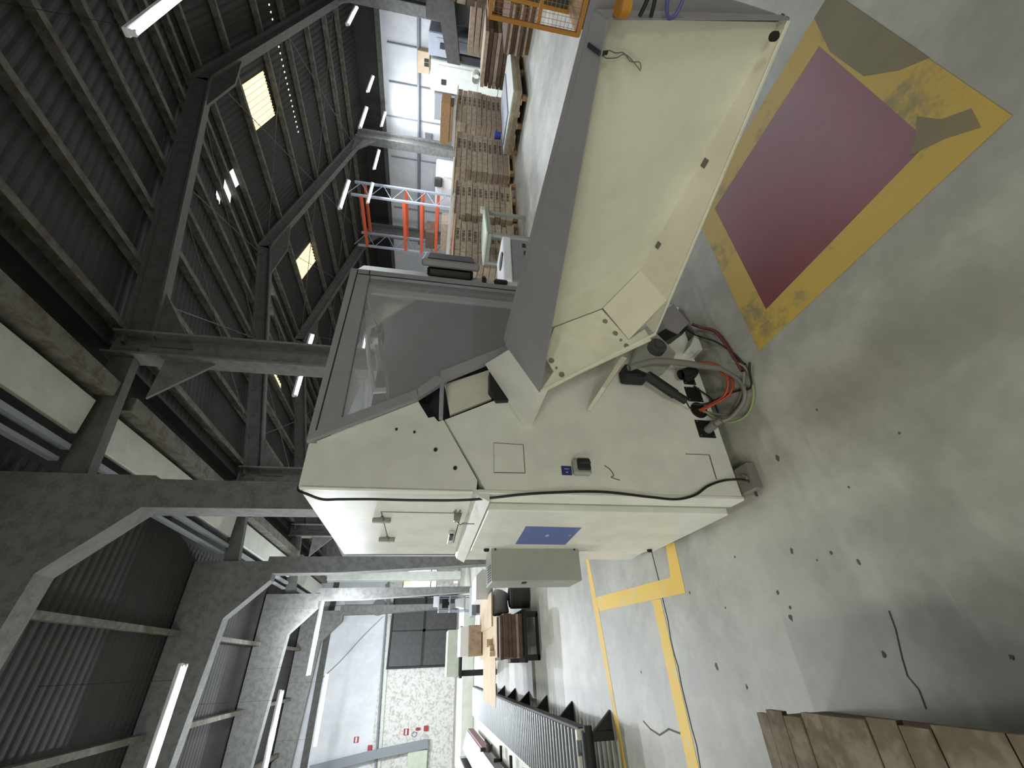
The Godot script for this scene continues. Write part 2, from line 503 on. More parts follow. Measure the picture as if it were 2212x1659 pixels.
func columns():
	var i = 0
	var names = ["nearest the cabinet machine", "second down the row from the cabinet machine", "third down the row from the cabinet machine", "by the back wall window"]
	var xs = [1.72, 1.86, 1.92, 1.95]
	for z in [-5.9, -11.2, -16.5, -21.8]:
		var x = xs[i]
		var b = MB.new().prism([V(x + 0.19, 0, z + 0.14), V(x + 0.36, 0, z + 0.14), V(x + 0.36, 5.2, z + 0.14), V(x, 5.2, z + 0.14), V(x + 0.01, 3.6, z + 0.14)] if i > 0 else [V(x + 0.03, 0, z + 0.14), V(x + 0.36, 0, z + 0.14), V(x + 0.36, 5.2, z + 0.14), V(x, 5.2, z + 0.14)], V(0, 0, -0.36))
		solo("column", b, M.column, "grey concrete column with angled haunch, " + names[i], "column", "", "structure")
		i += 1
	i = 0
	for z in [-5.9, -11.2, -16.5]:
		var b = MB.new()
		b.box(V(4.0, 0, z - 0.01), V(4.36, 6.5, z + 0.01)).box(V(3.96, 0, z - 0.16), V(4.0, 6.5, z + 0.16), 0.006).box(V(4.36, 0, z - 0.16), V(4.4, 6.5, z + 0.16), 0.006)
		b.prism([V(3.96, 5.0, z - 0.02), V(3.96, 5.7, z - 0.02), V(3.3, 5.7, z - 0.02)], V(0, 0, 0.04))
		solo("column", b, M.column, ["steel flanged roof column rising behind the glass hood", "second steel flanged column behind the glass hood, further down the hall", "third and farthest steel flanged column behind the glass hood"][i], "column", "", "structure")
		i += 1
	i = 0
	for z in [-5.9, -11.2, -16.5, -21.8]:
		var x = 21.05
		var b = MB.new().box(V(x, 0, z - 0.2), V(x + 0.12, 6.4, z + 0.2), 0.01).box(V(x + 0.62, 0, z - 0.2), V(x + 0.74, 6.4, z + 0.2), 0.01).box(V(x + 0.1, 0, z - 0.06), V(x + 0.64, 6.4, z + 0.06))
		b.prism([V(x, 5.5, z - 0.05), V(x, 6.4, z - 0.05), V(x - 1.1, 6.4, z - 0.05)], V(0, 0, 0.1))
		solo("column", b, M.column, "steel roof column by the right wall, " + ["beside the cage trolley end", "behind the cardboard cartons", "between the orange rack beams", "in the far right corner"][i], "column", "", "structure")
		i += 1

func lamps():
	# [centre x, y, z, length, label]
	var cool = Color(0.94, 0.965, 1.0)
	var warm = Color(1.0, 0.995, 0.96)
	var L = [
		[-0.75, 5.0, -8.15, 1.75, "long tube lamp over the roller conveyor, nearest and brightest of the left bay", cool, 1.0],
		[-1.25, 4.85, -13.4, 1.7, "tube lamp low over the far end of the roller conveyor", cool, 0.9],
		[0.85, 4.75, -15.6, 1.9, "tube lamp just in front of the white back wall beside the columns", cool, 1.1],
		[-1.1, 4.75, -18.6, 1.9, "tube lamp against the white back wall above the dark shutter", cool, 1.1],
		[6.25, 5.0, -2.25, 1.3, "tube lamp nearest overhead in the dark right bay", cool, 0.5],
		[16.6, 5.0, -5.1, 1.5, "tube lamp above the yellow mesh cage", cool, 1.0],
		[18.6, 5.0, -7.7, 1.3, "tube lamp high before the cream wall box", cool, 1.0],
		[16.7, 5.0, -8.05, 1.5, "tube lamp in front of the flanged column, beside the cream wall box lamp", cool, 1.0],
		[21.0, 5.0, -10.05, 1.3, "small distant tube lamp close to the right wall", cool, 1.0],
		[18.55, 5.0, -10.6, 1.5, "tube lamp just behind the column over the carton stacks", cool, 1.0],
		[12.6, 5.0, -8.5, 1.5, "bright tube lamp hanging low over the middle of the carton stacks", cool, 1.0],
		[16.5, 5.0, -10.9, 1.4, "two-part tube lamp beside the orange rack beam", cool, 1.0],
		[5.9, 5.0, -9.3, 0.75, "short tube lamp above the glass hood beside the hood column", cool, 2.0],
		[7.2, 5.0, -9.25, 0.35, "small tube lamp seen end on above the glass hood", cool, 2.0],
		[-5.2, 5.0, -6.5, 1.5, "tube lamp left of the frame over the conveyor bay, second row", warm, 0.9],
		[-5.2, 5.0, -1.2, 1.5, "tube lamp left of the viewer, nearest of the second row", warm, 0.5],
		[-5.5, 5.0, -13.0, 1.5, "tube lamp in the far left of the conveyor bay", warm, 0.8],
		[-10.5, 5.0, -6.5, 1.5, "tube lamp in the third row, middle of the left bay", warm, 1.2],
		[-10.5, 5.0, -1.2, 1.5, "tube lamp in the third row, nearest the viewer", warm, 1.3],
		[-10.5, 5.0, -13.0, 1.5, "tube lamp in the third row, deepest of the left bay", warm, 0.8],
		[11.5, 5.0, -15.2, 1.5, "tube lamp deep in the right bay behind the hood", cool, 1.0],
		[11.0, 5.0, -2.6, 1.5, "tube lamp above the aisle beyond the yellow cage", cool, 0.8],
		[-4.5, 5.0, 8.5, 1.5, "tube lamp straight behind the viewer in the left bay", warm, 3.6],
		[-9.0, 5.0, 6.0, 1.5, "tube lamp behind the viewer in the second row", warm, 3.6],
		[-7.5, 5.0, 12.5, 1.5, "tube lamp farthest behind the viewer", warm, 3.6],
	]
	for l in L:
		var at = V(l[0], l[1], l[2])
		var h = l[3] / 2.0
		var t = thing("tube_lamp", l[4], "lamp", at, "ceiling tube lamps")
		part(t, "housing", MB.new().box(at + V(-h - 0.03, 0.03, -0.045), at + V(h + 0.03, 0.085, 0.045), 0.008), M.white)
		part(t, "tube", MB.new().cyl(at + V(-h, 0, 0), at + V(h, 0, 0), 0.034, 10), M.tubeglow)
		for s in [-1, 1]:
			part(t, "tube_holder", MB.new().box(at + V(s * h - 0.02, -0.03, -0.03), at + V(s * h + 0.02, 0.05, 0.03), 0.004), M.white)
			part(t, "hanger", MB.new().cyl(at + V(s * h * 0.8, 0.08, 0), V(l[0] + s * h * 0.8, 6.75 if l[0] < 3 else roof_y(l[0]), l[2]), 0.003, 5), M.dark)
		var a = AreaLight3D.new()
		a.name = "lamp_light"
		a.area_size = Vector2(l[3], 0.06)
		a.light_color = l[5]
		a.light_energy = 9.0 * l[3] * l[6]
		a.area_range = 60.0
		a.area_attenuation = 2.0
		a.shadow_enabled = true
		t.add_child(a, true)
		a.position = V(0, -0.04, 0)
		a.rotation.x = -PI / 2
		var o = OmniLight3D.new()
		o.name = "lamp_side_light"
		o.light_color = l[5]
		o.light_energy = a.light_energy * (0.75 if l[2] < -13.0 and abs(l[0]) < 2.0 else 0.09)
		o.light_size = 0.06
		o.omni_range = 60.0
		o.omni_attenuation = 2.0
		o.shadow_enabled = true
		t.add_child(o, true)
		o.position = V(0, -0.07, 0)

func floor_marks():
	var fr = thing("floor_marking", "worn yellow painted square frame around a glossy red painted patch under the table", "floor marking", V(1.85, 0, -0.87))
	var y = MB.new()
	var o = [V(1.285, 0.0003, -0.305), V(2.45, 0.0003, -0.305), V(2.45, 0.0003, -1.432), V(1.285, 0.0003, -1.432)]
	var n = [V(1.44, 0.0003, -0.458), V(2.295, 0.0003, -0.458), V(2.295, 0.0003, -1.29), V(1.44, 0.0003, -1.29)]
	for k in 4: y.prism([o[k], o[(k + 1) % 4], n[(k + 1) % 4], n[k]], V(0, 0.0015, 0))
	part(fr, "yellow_border", y, M.yellow)
	part(fr, "wear_patch", MB.new().prism([V(1.33, 0.0018, -0.36), V(1.40, 0.0018, -0.43), V(1.46, 0.0018, -0.52), V(1.50, 0.0018, -0.47), V(1.56, 0.0018, -0.43), V(1.47, 0.0018, -0.40), V(1.41, 0.0018, -0.34)], V(0, 0.0006, 0)).prism([V(1.7, 0.0018, -0.303), V(1.78, 0.0018, -0.37), V(1.92, 0.0018, -0.44), V(2.2, 0.0018, -0.45), V(2.45, 0.0018, -0.40), V(2.45, 0.0018, -0.303)], V(0, 0.0006, 0)), M.worn_patch)
	part(fr, "red_patch", MB.new().prism(n, V(0, 0.001, 0)), M.red, "glossy dark red painted square")
	var put = func(label, pts):
		var poly = []
		for p in pts: poly.append(V(p[0], 0.0003, p[1]))
		solo("floor_stripe", MB.new().prism(poly, V(0, 0.0012, 0)), M.stripe, label, "floor marking", "yellow floor stripes")
	put.call("narrow yellow floor stripe beside the grey wall box, running past the conveyor end", [[1.9, -4.46], [0.871, -4.363], [0.409, -4.32], [-0.717, -4.111], [-1.6, -3.96], [-1.6, -3.89], [-0.708, -4.054], [0.365, -4.19], [0.847, -4.283], [1.9, -4.38]])
	put.call("broad yellow cross stripe with a hooked end joining the two long stripes", [[0.479, -4.25], [0.429, -2.789], [0.63, -2.757], [0.62, -2.645], [0.318, -2.655], [0.36, -4.17]])
	put.call("long yellow floor stripe running beside the floor crack", [[0.33, -3.109], [-0.563, -3.078], [-1.6, -3.05], [-1.6, -2.92], [-0.544, -2.952], [0.322, -2.985]])

# ---------------------------------------------------------------- the cabinet machine
const FZ = -1.84
func P(x, y, z = FZ): return Vector3(x, y, z)

func poly2(pts, z):
	var r = []
	for p in pts: r.append(V(p[0], p[1], z))
	return r

func machine():
	var t = thing("drilling_machine", "large cream enclosed panel drilling machine with glass hood and blue sheet on its door", "machine", V(1.3, 0, -2.5))
	# cabinet bodies
	var lower = MB.new().prism(poly2([[0.65, 0.05], [1.97, 0.05], [1.97, 0.30], [1.72, 0.42], [1.142, 1.302], [1.005, 1.565], [0.69, 1.385], [0.65, 1.36]], FZ), V(0, 0, -1.4))
	part(t, "lower_cabinet", lower, M.paint_end)
	var up = MB.new().prism(poly2([[0.652, 1.405], [0.652, 2.16], [0.846, 2.162], [1.103, 1.702], [1.013, 1.646], [1.022, 1.618], [0.996, 1.597], [1.006, 1.572], [0.70, 1.40]], FZ - 0.004), V(0, 0, -1.27))
	part(t, "upper_cabinet", up, M.paint_end)
	# the side with the doors, lit from the other bay
	part(t, "upper_side_panel", MB.new().box(V(0.638, 1.415, -3.11), V(0.655, 2.158, FZ + 0.001), 0.006), M.paint)
	part(t, "ledge", MB.new().prism([V(0.655, 1.41, -3.2), V(0.63, 1.40, -3.2), V(0.60, 1.345, -3.2), V(0.655, 1.345, -3.2)], V(0, 0, 1.36)), M.paint)
	part(t, "corner_post", MB.new().box(V(0.636, 0.04, -1.955), V(0.66, 1.40, FZ + 0.003), 0.006), M.paint)
	part(t, "rear_post", MB.new().box(V(0.63, 0.04, -3.26), V(0.67, 1.36, -2.88), 0.01), M.paint)
	part(t, "side_bottom", MB.new().box(V(0.64, 0.04, -2.9), V(0.66, 1.36, -1.95)), M.greybox)
	var door = part(t, "door", MB.new().box(V(0.605, 0.045, -2.86), V(0.648, 1.335, -1.985), 0.006), M.paint)
	for p in [[1.235, -2.79], [0.11, -2.795]]:
		var k = part(door, "door_lock", MB.new().cyl(V(0.607, p[0], p[1]), V(0.592, p[0], p[1]), 0.018, 14).box(V(0.588, p[0] - 0.012, p[1] - 0.004), V(0.594, p[0] + 0.012, p[1] + 0.004)), M.black)
	part(door, "blue_sheet", MB.new().prism([V(0.6045, 1.092, -2.25), V(0.6045, 0.772, -2.262), V(0.6045, 0.75, -2.66), V(0.6045, 1.073, -2.65)], V(-0.0012, 0, 0)), M.blue, "blue rectangular adhesive sheet")
	var mk = MB.new()
	for q in [[0.925, -2.45], [0.917, -2.44], [0.932, -2.43], [0.925, -2.42], [0.79, -2.43]]:
		mk.box(V(0.6024, q[0] - 0.006, q[1] - 0.004), V(0.6034, q[0] + 0.006, q[1] + 0.004))
	part(door, "sheet_mark", mk, M.offwhite)
	# hatch in the upper side: drawn by its joint, hung on two hinges, with lock, key and pull
	var hat = part(t, "hatch", MB.new().box(V(0.634, 1.452, -2.76), V(0.642, 1.838, -2.145), 0.002), M.paint)
	part(t, "hatch_joint", MB.new().box(V(0.6365, 1.446, -2.766), V(0.6385, 1.844, -2.139)), M.stain)
	for z in [-2.24, -2.64]:
		var h = MB.new().box(V(0.618, 1.80, z - 0.012), V(0.634, 1.89, z + 0.012), 0.003).box(V(0.616, 1.835, z - 0.032), V(0.634, 1.85, z + 0.032), 0.003)
		h.cyl(V(0.616, 1.80, z), V(0.616, 1.89, z), 0.006, 8)
		part(hat, "hinge", h, M.steel)
	part(hat, "pull", MB.new().box(V(0.612, 1.462, -2.70), V(0.634, 1.492, -2.46), 0.004), M.greylight)
	part(hat, "pull_grip", MB.new().box(V(0.606, 1.466, -2.58), V(0.616, 1.489, -2.46), 0.002), M.black)
	var lk = MB.new().cyl(V(0.638, 1.47, -2.17), V(0.60, 1.47, -2.17), 0.011, 12).box(V(0.595, 1.455, -2.155), V(0.64, 1.485, -2.13), 0.003)
	for q in [[1.458, -2.09], [1.48, -2.09], [1.46, -2.115], [1.485, -2.112]]: lk.cyl(V(0.639, q[0], q[1]), V(0.628, q[0], q[1]), 0.005, 8)
	part(hat, "lock", lk, M.steel)
	var key = MB.new().cyl(V(0.603, 1.425, -2.2), V(0.599, 1.425, -2.2), 0.016, 14)
	key.bar(V(0.601, 1.41, -2.2), V(0.601, 1.375, -2.202), 0.004, 0.007).tube([V(0.601, 1.47, -2.165), V(0.59, 1.45, -2.18), V(0.601, 1.438, -2.2)], 0.0025, 6)
	part(hat, "key", key, M.steel)
	# front end panel: seams, marks left by old labels, screws
	part(t, "panel_seam", MB.new().prism([P(1.008, 1.566, FZ + 0.0005), P(1.004, 1.562, FZ + 0.0005), P(0.692, 1.384, FZ + 0.0005), P(0.696, 1.39, FZ + 0.0005)], V(0, 0, 0.0015)), M.greybox)
	for q in [[0.843, 1.60], [0.755, 1.505], [0.93, 1.705], [0.94, 1.79]]:
		part(t, "screw", MB.new().cyl(P(q[0], q[1], FZ - 0.006), P(q[0], q[1], FZ + 0.004), 0.009 if q[1] < 1.7 else 0.006, 10), M.dark)
	var sq = func(a, b, w): part(t, "glue_line", MB.new().bar(V(a[0], a[1], FZ + 0.001), V(b[0], b[1], FZ + 0.001), 0.003, w, Vector3.UP if a[1] == b[1] else Vector3.RIGHT), M.stain)
	sq.call([0.892, 1.323], [0.889, 1.175], 0.002); sq.call([0.889, 1.176], [0.742, 1.174], 0.003); sq.call([0.742, 1.175], [0.739, 1.324], 0.003); sq.call([0.739, 1.324], [0.892, 1.323], 0.001)
	sq.call([0.879, 0.30], [0.88, 0.162], 0.003); sq.call([0.88, 0.162], [0.745, 0.165], 0.005)
	part(t, "glue_line", MB.new().tube([P(0.797, 0.767, FZ + 0.001), P(0.772, 0.738, FZ + 0.001), P(0.745, 0.728, FZ + 0.001), P(0.735, 0.742, FZ + 0.001), P(0.722, 0.70, FZ + 0.001)], 0.0025, 5), M.stain)
	# main switch with its blue label
	var sw = part(t, "switch", MB.new().box(V(0.735, 0.85, FZ), V(0.815, 0.94, FZ + 0.035), 0.008), M.greybox)
	part(sw, "switch_face", MB.new().box(V(0.752, 0.856, FZ + 0.03), V(0.812, 0.922, FZ + 0.048), 0.006).box(V(0.776, 0.862, FZ + 0.04), V(0.788, 0.916, FZ + 0.068), 0.004), M.dark)
	var lb = part(sw, "switch_label", MB.new().box(V(0.738, 0.942, FZ + 0.0005), V(0.785, 0.993, FZ + 0.004), 0.001), M.bluedark, "small blue label")
	part(lb, "label_print", MB.new().box(V(0.768, 0.955, FZ + 0.004), V(0.7705, 0.978, FZ + 0.0047)).box(V(0.75, 0.962, FZ + 0.004), V(0.7545, 0.972, FZ + 0.0047)), M.offwhite)
	# cable entries at the foot
	var pls = [[1.331, 1.437, 0.10, 0.178], [1.212, 1.312, 0.088, 0.186], [0.982, 1.09, 0.086, 0.186]]
	var n = 0
	for q in pls:
		var e = part(t, "entry_plate", MB.new().box(V(q[0], q[2], FZ), V(q[1], q[3], FZ + 0.006), 0.002), M.black)
		var s = MB.new()
		for a in [q[0] + 0.01, q[1] - 0.01]:
			for b in [q[2] + 0.01, q[3] - 0.01]: s.cyl(V(a, b, FZ + 0.005), V(a, b, FZ + 0.009), 0.004, 8)
		part(e, "plate_screw", s, M.steel)
		if n == 2: part(e, "cable_gland", MB.new().cyl(V(1.03, 0.125, FZ), V(1.035, 0.115, FZ + 0.07), 0.024, 14).cyl(V(1.035, 0.115, FZ + 0.07), V(1.04, 0.10, FZ + 0.10), 0.018, 12), M.cable_grey)
		if n == 0: part(e, "pipe_elbow", MB.new().tube([V(1.38, 0.14, FZ), V(1.38, 0.14, FZ + 0.06), V(1.36, 0.18, FZ + 0.09), V(1.33, 0.25, FZ + 0.09)], 0.03, 12), M.rubber)
		n += 1
	part(t, "entry_hole", MB.new().cyl(P(1.155, 0.138, FZ - 0.002), P(1.155, 0.138, FZ + 0.008), 0.05, 24), M.black)
	# feet
	for q in [[0.73, FZ + 0.03], [1.6, FZ + 0.03], [0.75, -3.1], [1.85, -3.1]]:
		part(t, "foot", MB.new().box(V(q[0] - 0.07, 0, q[1] - 0.08), V(q[0] + 0.075, 0.045, q[1] + 0.075), 0.008).cyl(V(q[0], 0.045, q[1] + 0.03), V(q[0], 0.055, q[1] + 0.03), 0.02, 12), M.cable_grey)
	part(t, "foot_bracket", MB.new().prism([V(1.66, 0.0, -1.75), V(1.55, 0.0, -1.75), V(1.53, 0.08, -1.75), V(1.56, 0.12, -1.75), V(1.66, 0.06, -1.75)], V(0, 0, -0.09)), M.offwhite)
	# hood: grey frame, glass, corner panel
	var fr = MB.new()
	fr.prism(poly2([[0.846, 2.165], [1.972, 2.165], [1.972, 2.055], [0.972, 2.04], [1.155, 1.712], [1.103, 1.702]], FZ), V(0, 0, 0.03))
	fr.prism(poly2([[1.935, 2.06], [1.972, 2.06], [1.972, 1.10], [1.935, 1.10]], FZ), V(0, 0, 0.03))
	fr.prism(poly2([[1.103, 1.702], [1.155, 1.715], [1.245, 1.625], [1.225, 1.565]], FZ), V(0, 0, 0.03))
	fr.prism(poly2([[1.214, 1.59], [1.274, 1.60], [1.49, 1.24], [1.55, 1.10], [1.48, 1.10], [1.413, 1.26]], FZ), V(0, 0, 0.034))
	var frame = part(t, "hood_frame", fr, M.frame)
	part(frame, "frame_groove", MB.new().bar(V(0.90, 2.135, FZ + 0.031), V(1.96, 2.125, FZ + 0.031), 0.002, 0.006).bar(V(1.93, 2.12, FZ + 0.031), V(1.93, 1.12, FZ + 0.031), 0.002, 0.006, Vector3.RIGHT), M.dark)
	part(frame, "frame_lip", MB.new().bar(V(1.86, 2.04, FZ - 0.03), V(1.86, 1.12, FZ - 0.03), 0.02, 0.05, Vector3.RIGHT, 0.004), M.frame)
	part(t, "hood_glass", MB.new().prism(poly2([[0.965, 2.045], [1.94, 2.06], [1.94, 1.10], [1.53, 1.10], [1.27, 1.59], [1.15, 1.70]], FZ + 0.008), V(0, 0, 0.006)), M.glass, "clear slightly reflecting hood window")
	part(t, "hood_top", MB.new().box(V(0.85, 2.13, -2.05), V(1.97, 2.16, FZ - 0.001)), M.frame)
	part(t, "hood_back", MB.new().box(V(0.66, 0.3, -3.24), V(2.22, 2.16, -3.2)), M.inner)
	part(t, "corner_panel", MB.new().prism([V(1.975, 0.03, FZ), V(1.975, 2.16, FZ), V(2.258, 2.16, -2.036), V(2.258, 0.03, -2.036)], V(-0.014, 0, -0.021)), M.offwhite, "white angled corner panel")
	part(t, "hood_baffle", MB.new().prism([V(1.965, 0.6, -1.9), V(1.965, 2.15, -1.9), V(2.2, 2.15, -2.066), V(2.2, 0.6, -2.066)], V(-0.01, 0, -0.014)).box(V(2.19, 0.6, -3.2), V(2.2, 2.15, -2.06)), M.inner)
	part(t, "front_side", MB.new().box(V(2.225, 0.03, -3.24), V(2.255, 2.16, -2.04)), M.offwhite)
	# works seen through the glass
	part(t, "inner_lamp_panel", MB.new().prism([V(2.113, 1.903, -2.05), V(2.117, 1.709, -2.05), V(1.775, 2.006, -2.05), V(1.899, 2.074, -2.05)], V(0, 0, -0.02)).prism([V(1.868, 2.097, -2.05), V(1.726, 2.07, -2.05), V(1.763, 2.015, -2.05), V(1.881, 2.066, -2.05)], V(0, 0, -0.02)), M.cream)
	part(t, "machine_head", MB.new().box(V(1.35, 1.1, -3.0), V(1.62, 1.86, -2.7), 0.02).box(V(1.4, 0.95, -2.75), V(1.56, 1.5, -2.55), 0.02).cyl(V(1.48, 1.3, -2.55), V(1.48, 1.3, -2.4), 0.06, 16).box(V(0.8, 1.6, -3.15), V(1.95, 1.75, -2.98), 0.01), M.dark)
	part(t, "inner_bracket", MB.new().tube([V(1.87, 2.11, -2.3), V(1.64, 2.06, -2.3), V(1.43, 2.0, -2.3)], 0.016, 8, false).bar(V(1.43, 2.01, -2.3), V(1.445, 1.93, -2.3), 0.02, 0.03), M.white)
	part(t, "hood_shade", MB.new().prism([V(1.40, 2.085, -2.0), V(1.283, 2.03, -2.0), V(1.08, 2.063, -2.0), V(1.033, 2.1, -2.0)], V(0, 0, -0.01)).prism([V(1.302, 1.984, -2.0), V(1.09, 1.965, -2.0), V(1.10, 2.0, -2.0), V(1.3, 2.012, -2.0)], V(0, 0, -0.01)), M.white)
	part(t, "air_hose", MB.new().tube([V(1.93, 2.1, -2.2), V(1.9, 2.02, -2.2), V(1.85, 2.0, -2.2), V(1.735, 2.0, -2.2), V(1.5, 1.93, -2.25), V(1.325, 1.9, -2.3)], 0.011, 8), M.cable_grey)
	part(t, "valve_block", MB.new().box(V(1.78, 1.99, -2.28), V(1.86, 2.07, -2.2), 0.006).cyl(V(1.84, 2.03, -2.2), V(1.84, 2.03, -2.14), 0.022, 12), M.steel)
	# slot for the boards, with brush curtain
	part(t, "slot_back", MB.new().prism(poly2([[1.0, 1.72], [1.25, 1.62], [1.60, 1.05], [1.10, 1.15], [0.97, 1.55]], FZ - 0.16), V(0, 0, -0.02)), M.dark)
	part(t, "slot_plate", MB.new().prism([V(1.045, 1.54, FZ - 0.02), V(1.262, 1.575, FZ - 0.07), V(1.41, 1.27, FZ - 0.07), V(1.20, 1.25, FZ - 0.02)], V(0.0, 0.0, -0.02)), M.cream)
	part(t, "slot_edge", MB.new().bar(V(1.005, 1.585, FZ + 0.012), V(1.262, 1.592, FZ + 0.012), 0.035, 0.02), M.frame)
	part(t, "brush_curtain", MB.new().prism([V(1.40, 1.275, FZ + 0.03), V(1.335, 1.235, FZ + 0.03), V(1.21, 1.235, FZ + 0.03), V(1.126, 1.245, FZ + 0.03), V(1.118, 1.31, FZ + 0.03), V(1.19, 1.345, FZ + 0.03), V(1.30, 1.345, FZ + 0.03)], V(0, 0, -0.06)), M.black)
	# panel under the hood and grey drive below the table
	part(t, "front_lower_panel", MB.new().prism(poly2([[1.48, 1.12], [1.97, 1.12], [1.97, 0.30], [1.72, 0.42], [1.30, 1.06]], FZ - 0.006), V(0, 0, -0.02)), M.paint_end)
	var dr = part(t, "drive_unit", MB.new().prism([V(1.345, 0.568, -1.70), V(1.522, 0.47, -1.70), V(1.60, 0.37, -1.70), V(1.45, 0.274, -1.70), V(1.36, 0.33, -1.70), V(1.29, 0.46, -1.70)], V(0, 0, -0.10)), M.greybox)
	part(dr, "drive_hub", MB.new().cyl(V(1.46, 0.40, -1.70), V(1.46, 0.40, -1.66), 0.05, 20).cyl(V(1.46, 0.40, -1.67), V(1.46, 0.40, -1.64), 0.026, 16), M.inner)
	part(dr, "drive_guard", MB.new().prism([V(1.87, 0.16, -1.72), V(1.72, 0.10, -1.72), V(1.62, 0.20, -1.72), V(1.66, 0.27, -1.72), V(1.78, 0.29, -1.72)], V(0, 0, -0.10)), M.flange)
	part(dr, "dark_clamp", MB.new().prism([V(1.70, 0.10, -1.73), V(1.62, 0.20, -1.73), V(1.52, 0.36, -1.73), V(1.58, 0.38, -1.73), V(1.68, 0.24, -1.73)], V(0, 0, -0.08)), M.black)
	part(dr, "dark_block", MB.new().box(V(1.28, 0.46, -1.82), V(1.36, 0.60, -1.72), 0.01), M.black)
	part(dr, "hose", MB.new().tube([V(1.25, 0.64, -1.62), V(1.30, 0.50, -1.61), V(1.315, 0.35, -1.62), V(1.33, 0.18, -1.65), V(1.33, 0.06, -1.66)], 0.018, 10), M.cable_grey)
	part(dr, "cylinder", MB.new().cyl(V(1.24, 0.52, -1.66), V(1.16, 0.36, -1.70), 0.028, 12).cyl(V(1.16, 0.36, -1.70), V(1.13, 0.30, -1.71), 0.022, 12), M.rubber)
	# grey wall box on the door side
	var bx = part(t, "wall_box", MB.new().box(V(0.412, 0.625, -3.05), V(0.628, 1.205, -2.775), 0.005), M.greybox, "flat grey box fixed to the door side")
	var lv = MB.new()
	for k in 7: lv.bar(V(0.425 + k * 0.0145, 1.2055, -2.81), V(0.432 + k * 0.0145, 1.2055, -2.96), 0.006, 0.004)
	part(bx, "vent_slot", lv, M.dark)
	part(bx, "box_screw", MB.new().cyl(V(0.60, 1.18, -2.776), V(0.60, 1.18, -2.771), 0.007, 8).cyl(V(0.60, 0.655, -2.776), V(0.60, 0.655, -2.771), 0.007, 8), M.dark)
	part(bx, "box_latch", MB.new().box(V(0.406, 0.98, -2.85), V(0.414, 1.01, -2.80), 0.002), M.dark)
	# monitor on the corner panel
	var u = V(0.825, 0, -0.565).normalized()
	var w = V(0.565, 0, 0.825).normalized()
	var c = V(2.30, 1.585, -1.955)
	var mo = part(t, "monitor", MB.new().obox(c, Basis(u, Vector3.UP, w), V(0.20, 0.185, 0.024), 0.01), M.flange)
	part(mo, "monitor_back", MB.new().obox(c - w * 0.06, Basis(u, Vector3.UP, w), V(0.16, 0.15, 0.04), 0.02).obox(c - w * 0.11 - u * 0.04, Basis(u, Vector3.UP, w), V(0.06, 0.06, 0.05), 0.01), M.black)
	part(mo, "screen", MB.new().obox(c + w * 0.0285, Basis(u, Vector3.UP, w), V(0.17, 0.15, 0.002)), M.inner)
	part(t, "hand_switch", MB.new().obox(V(2.13, 1.36, -1.93), Basis(u, Vector3.UP, w), V(0.05, 0.012, 0.02), 0.005), M.black)
	part(t, "push_button_plate", MB.new().obox(V(2.12, 1.25, -1.92), Basis(u, Vector3.UP, w), V(0.03, 0.045, 0.012), 0.004), M.black)

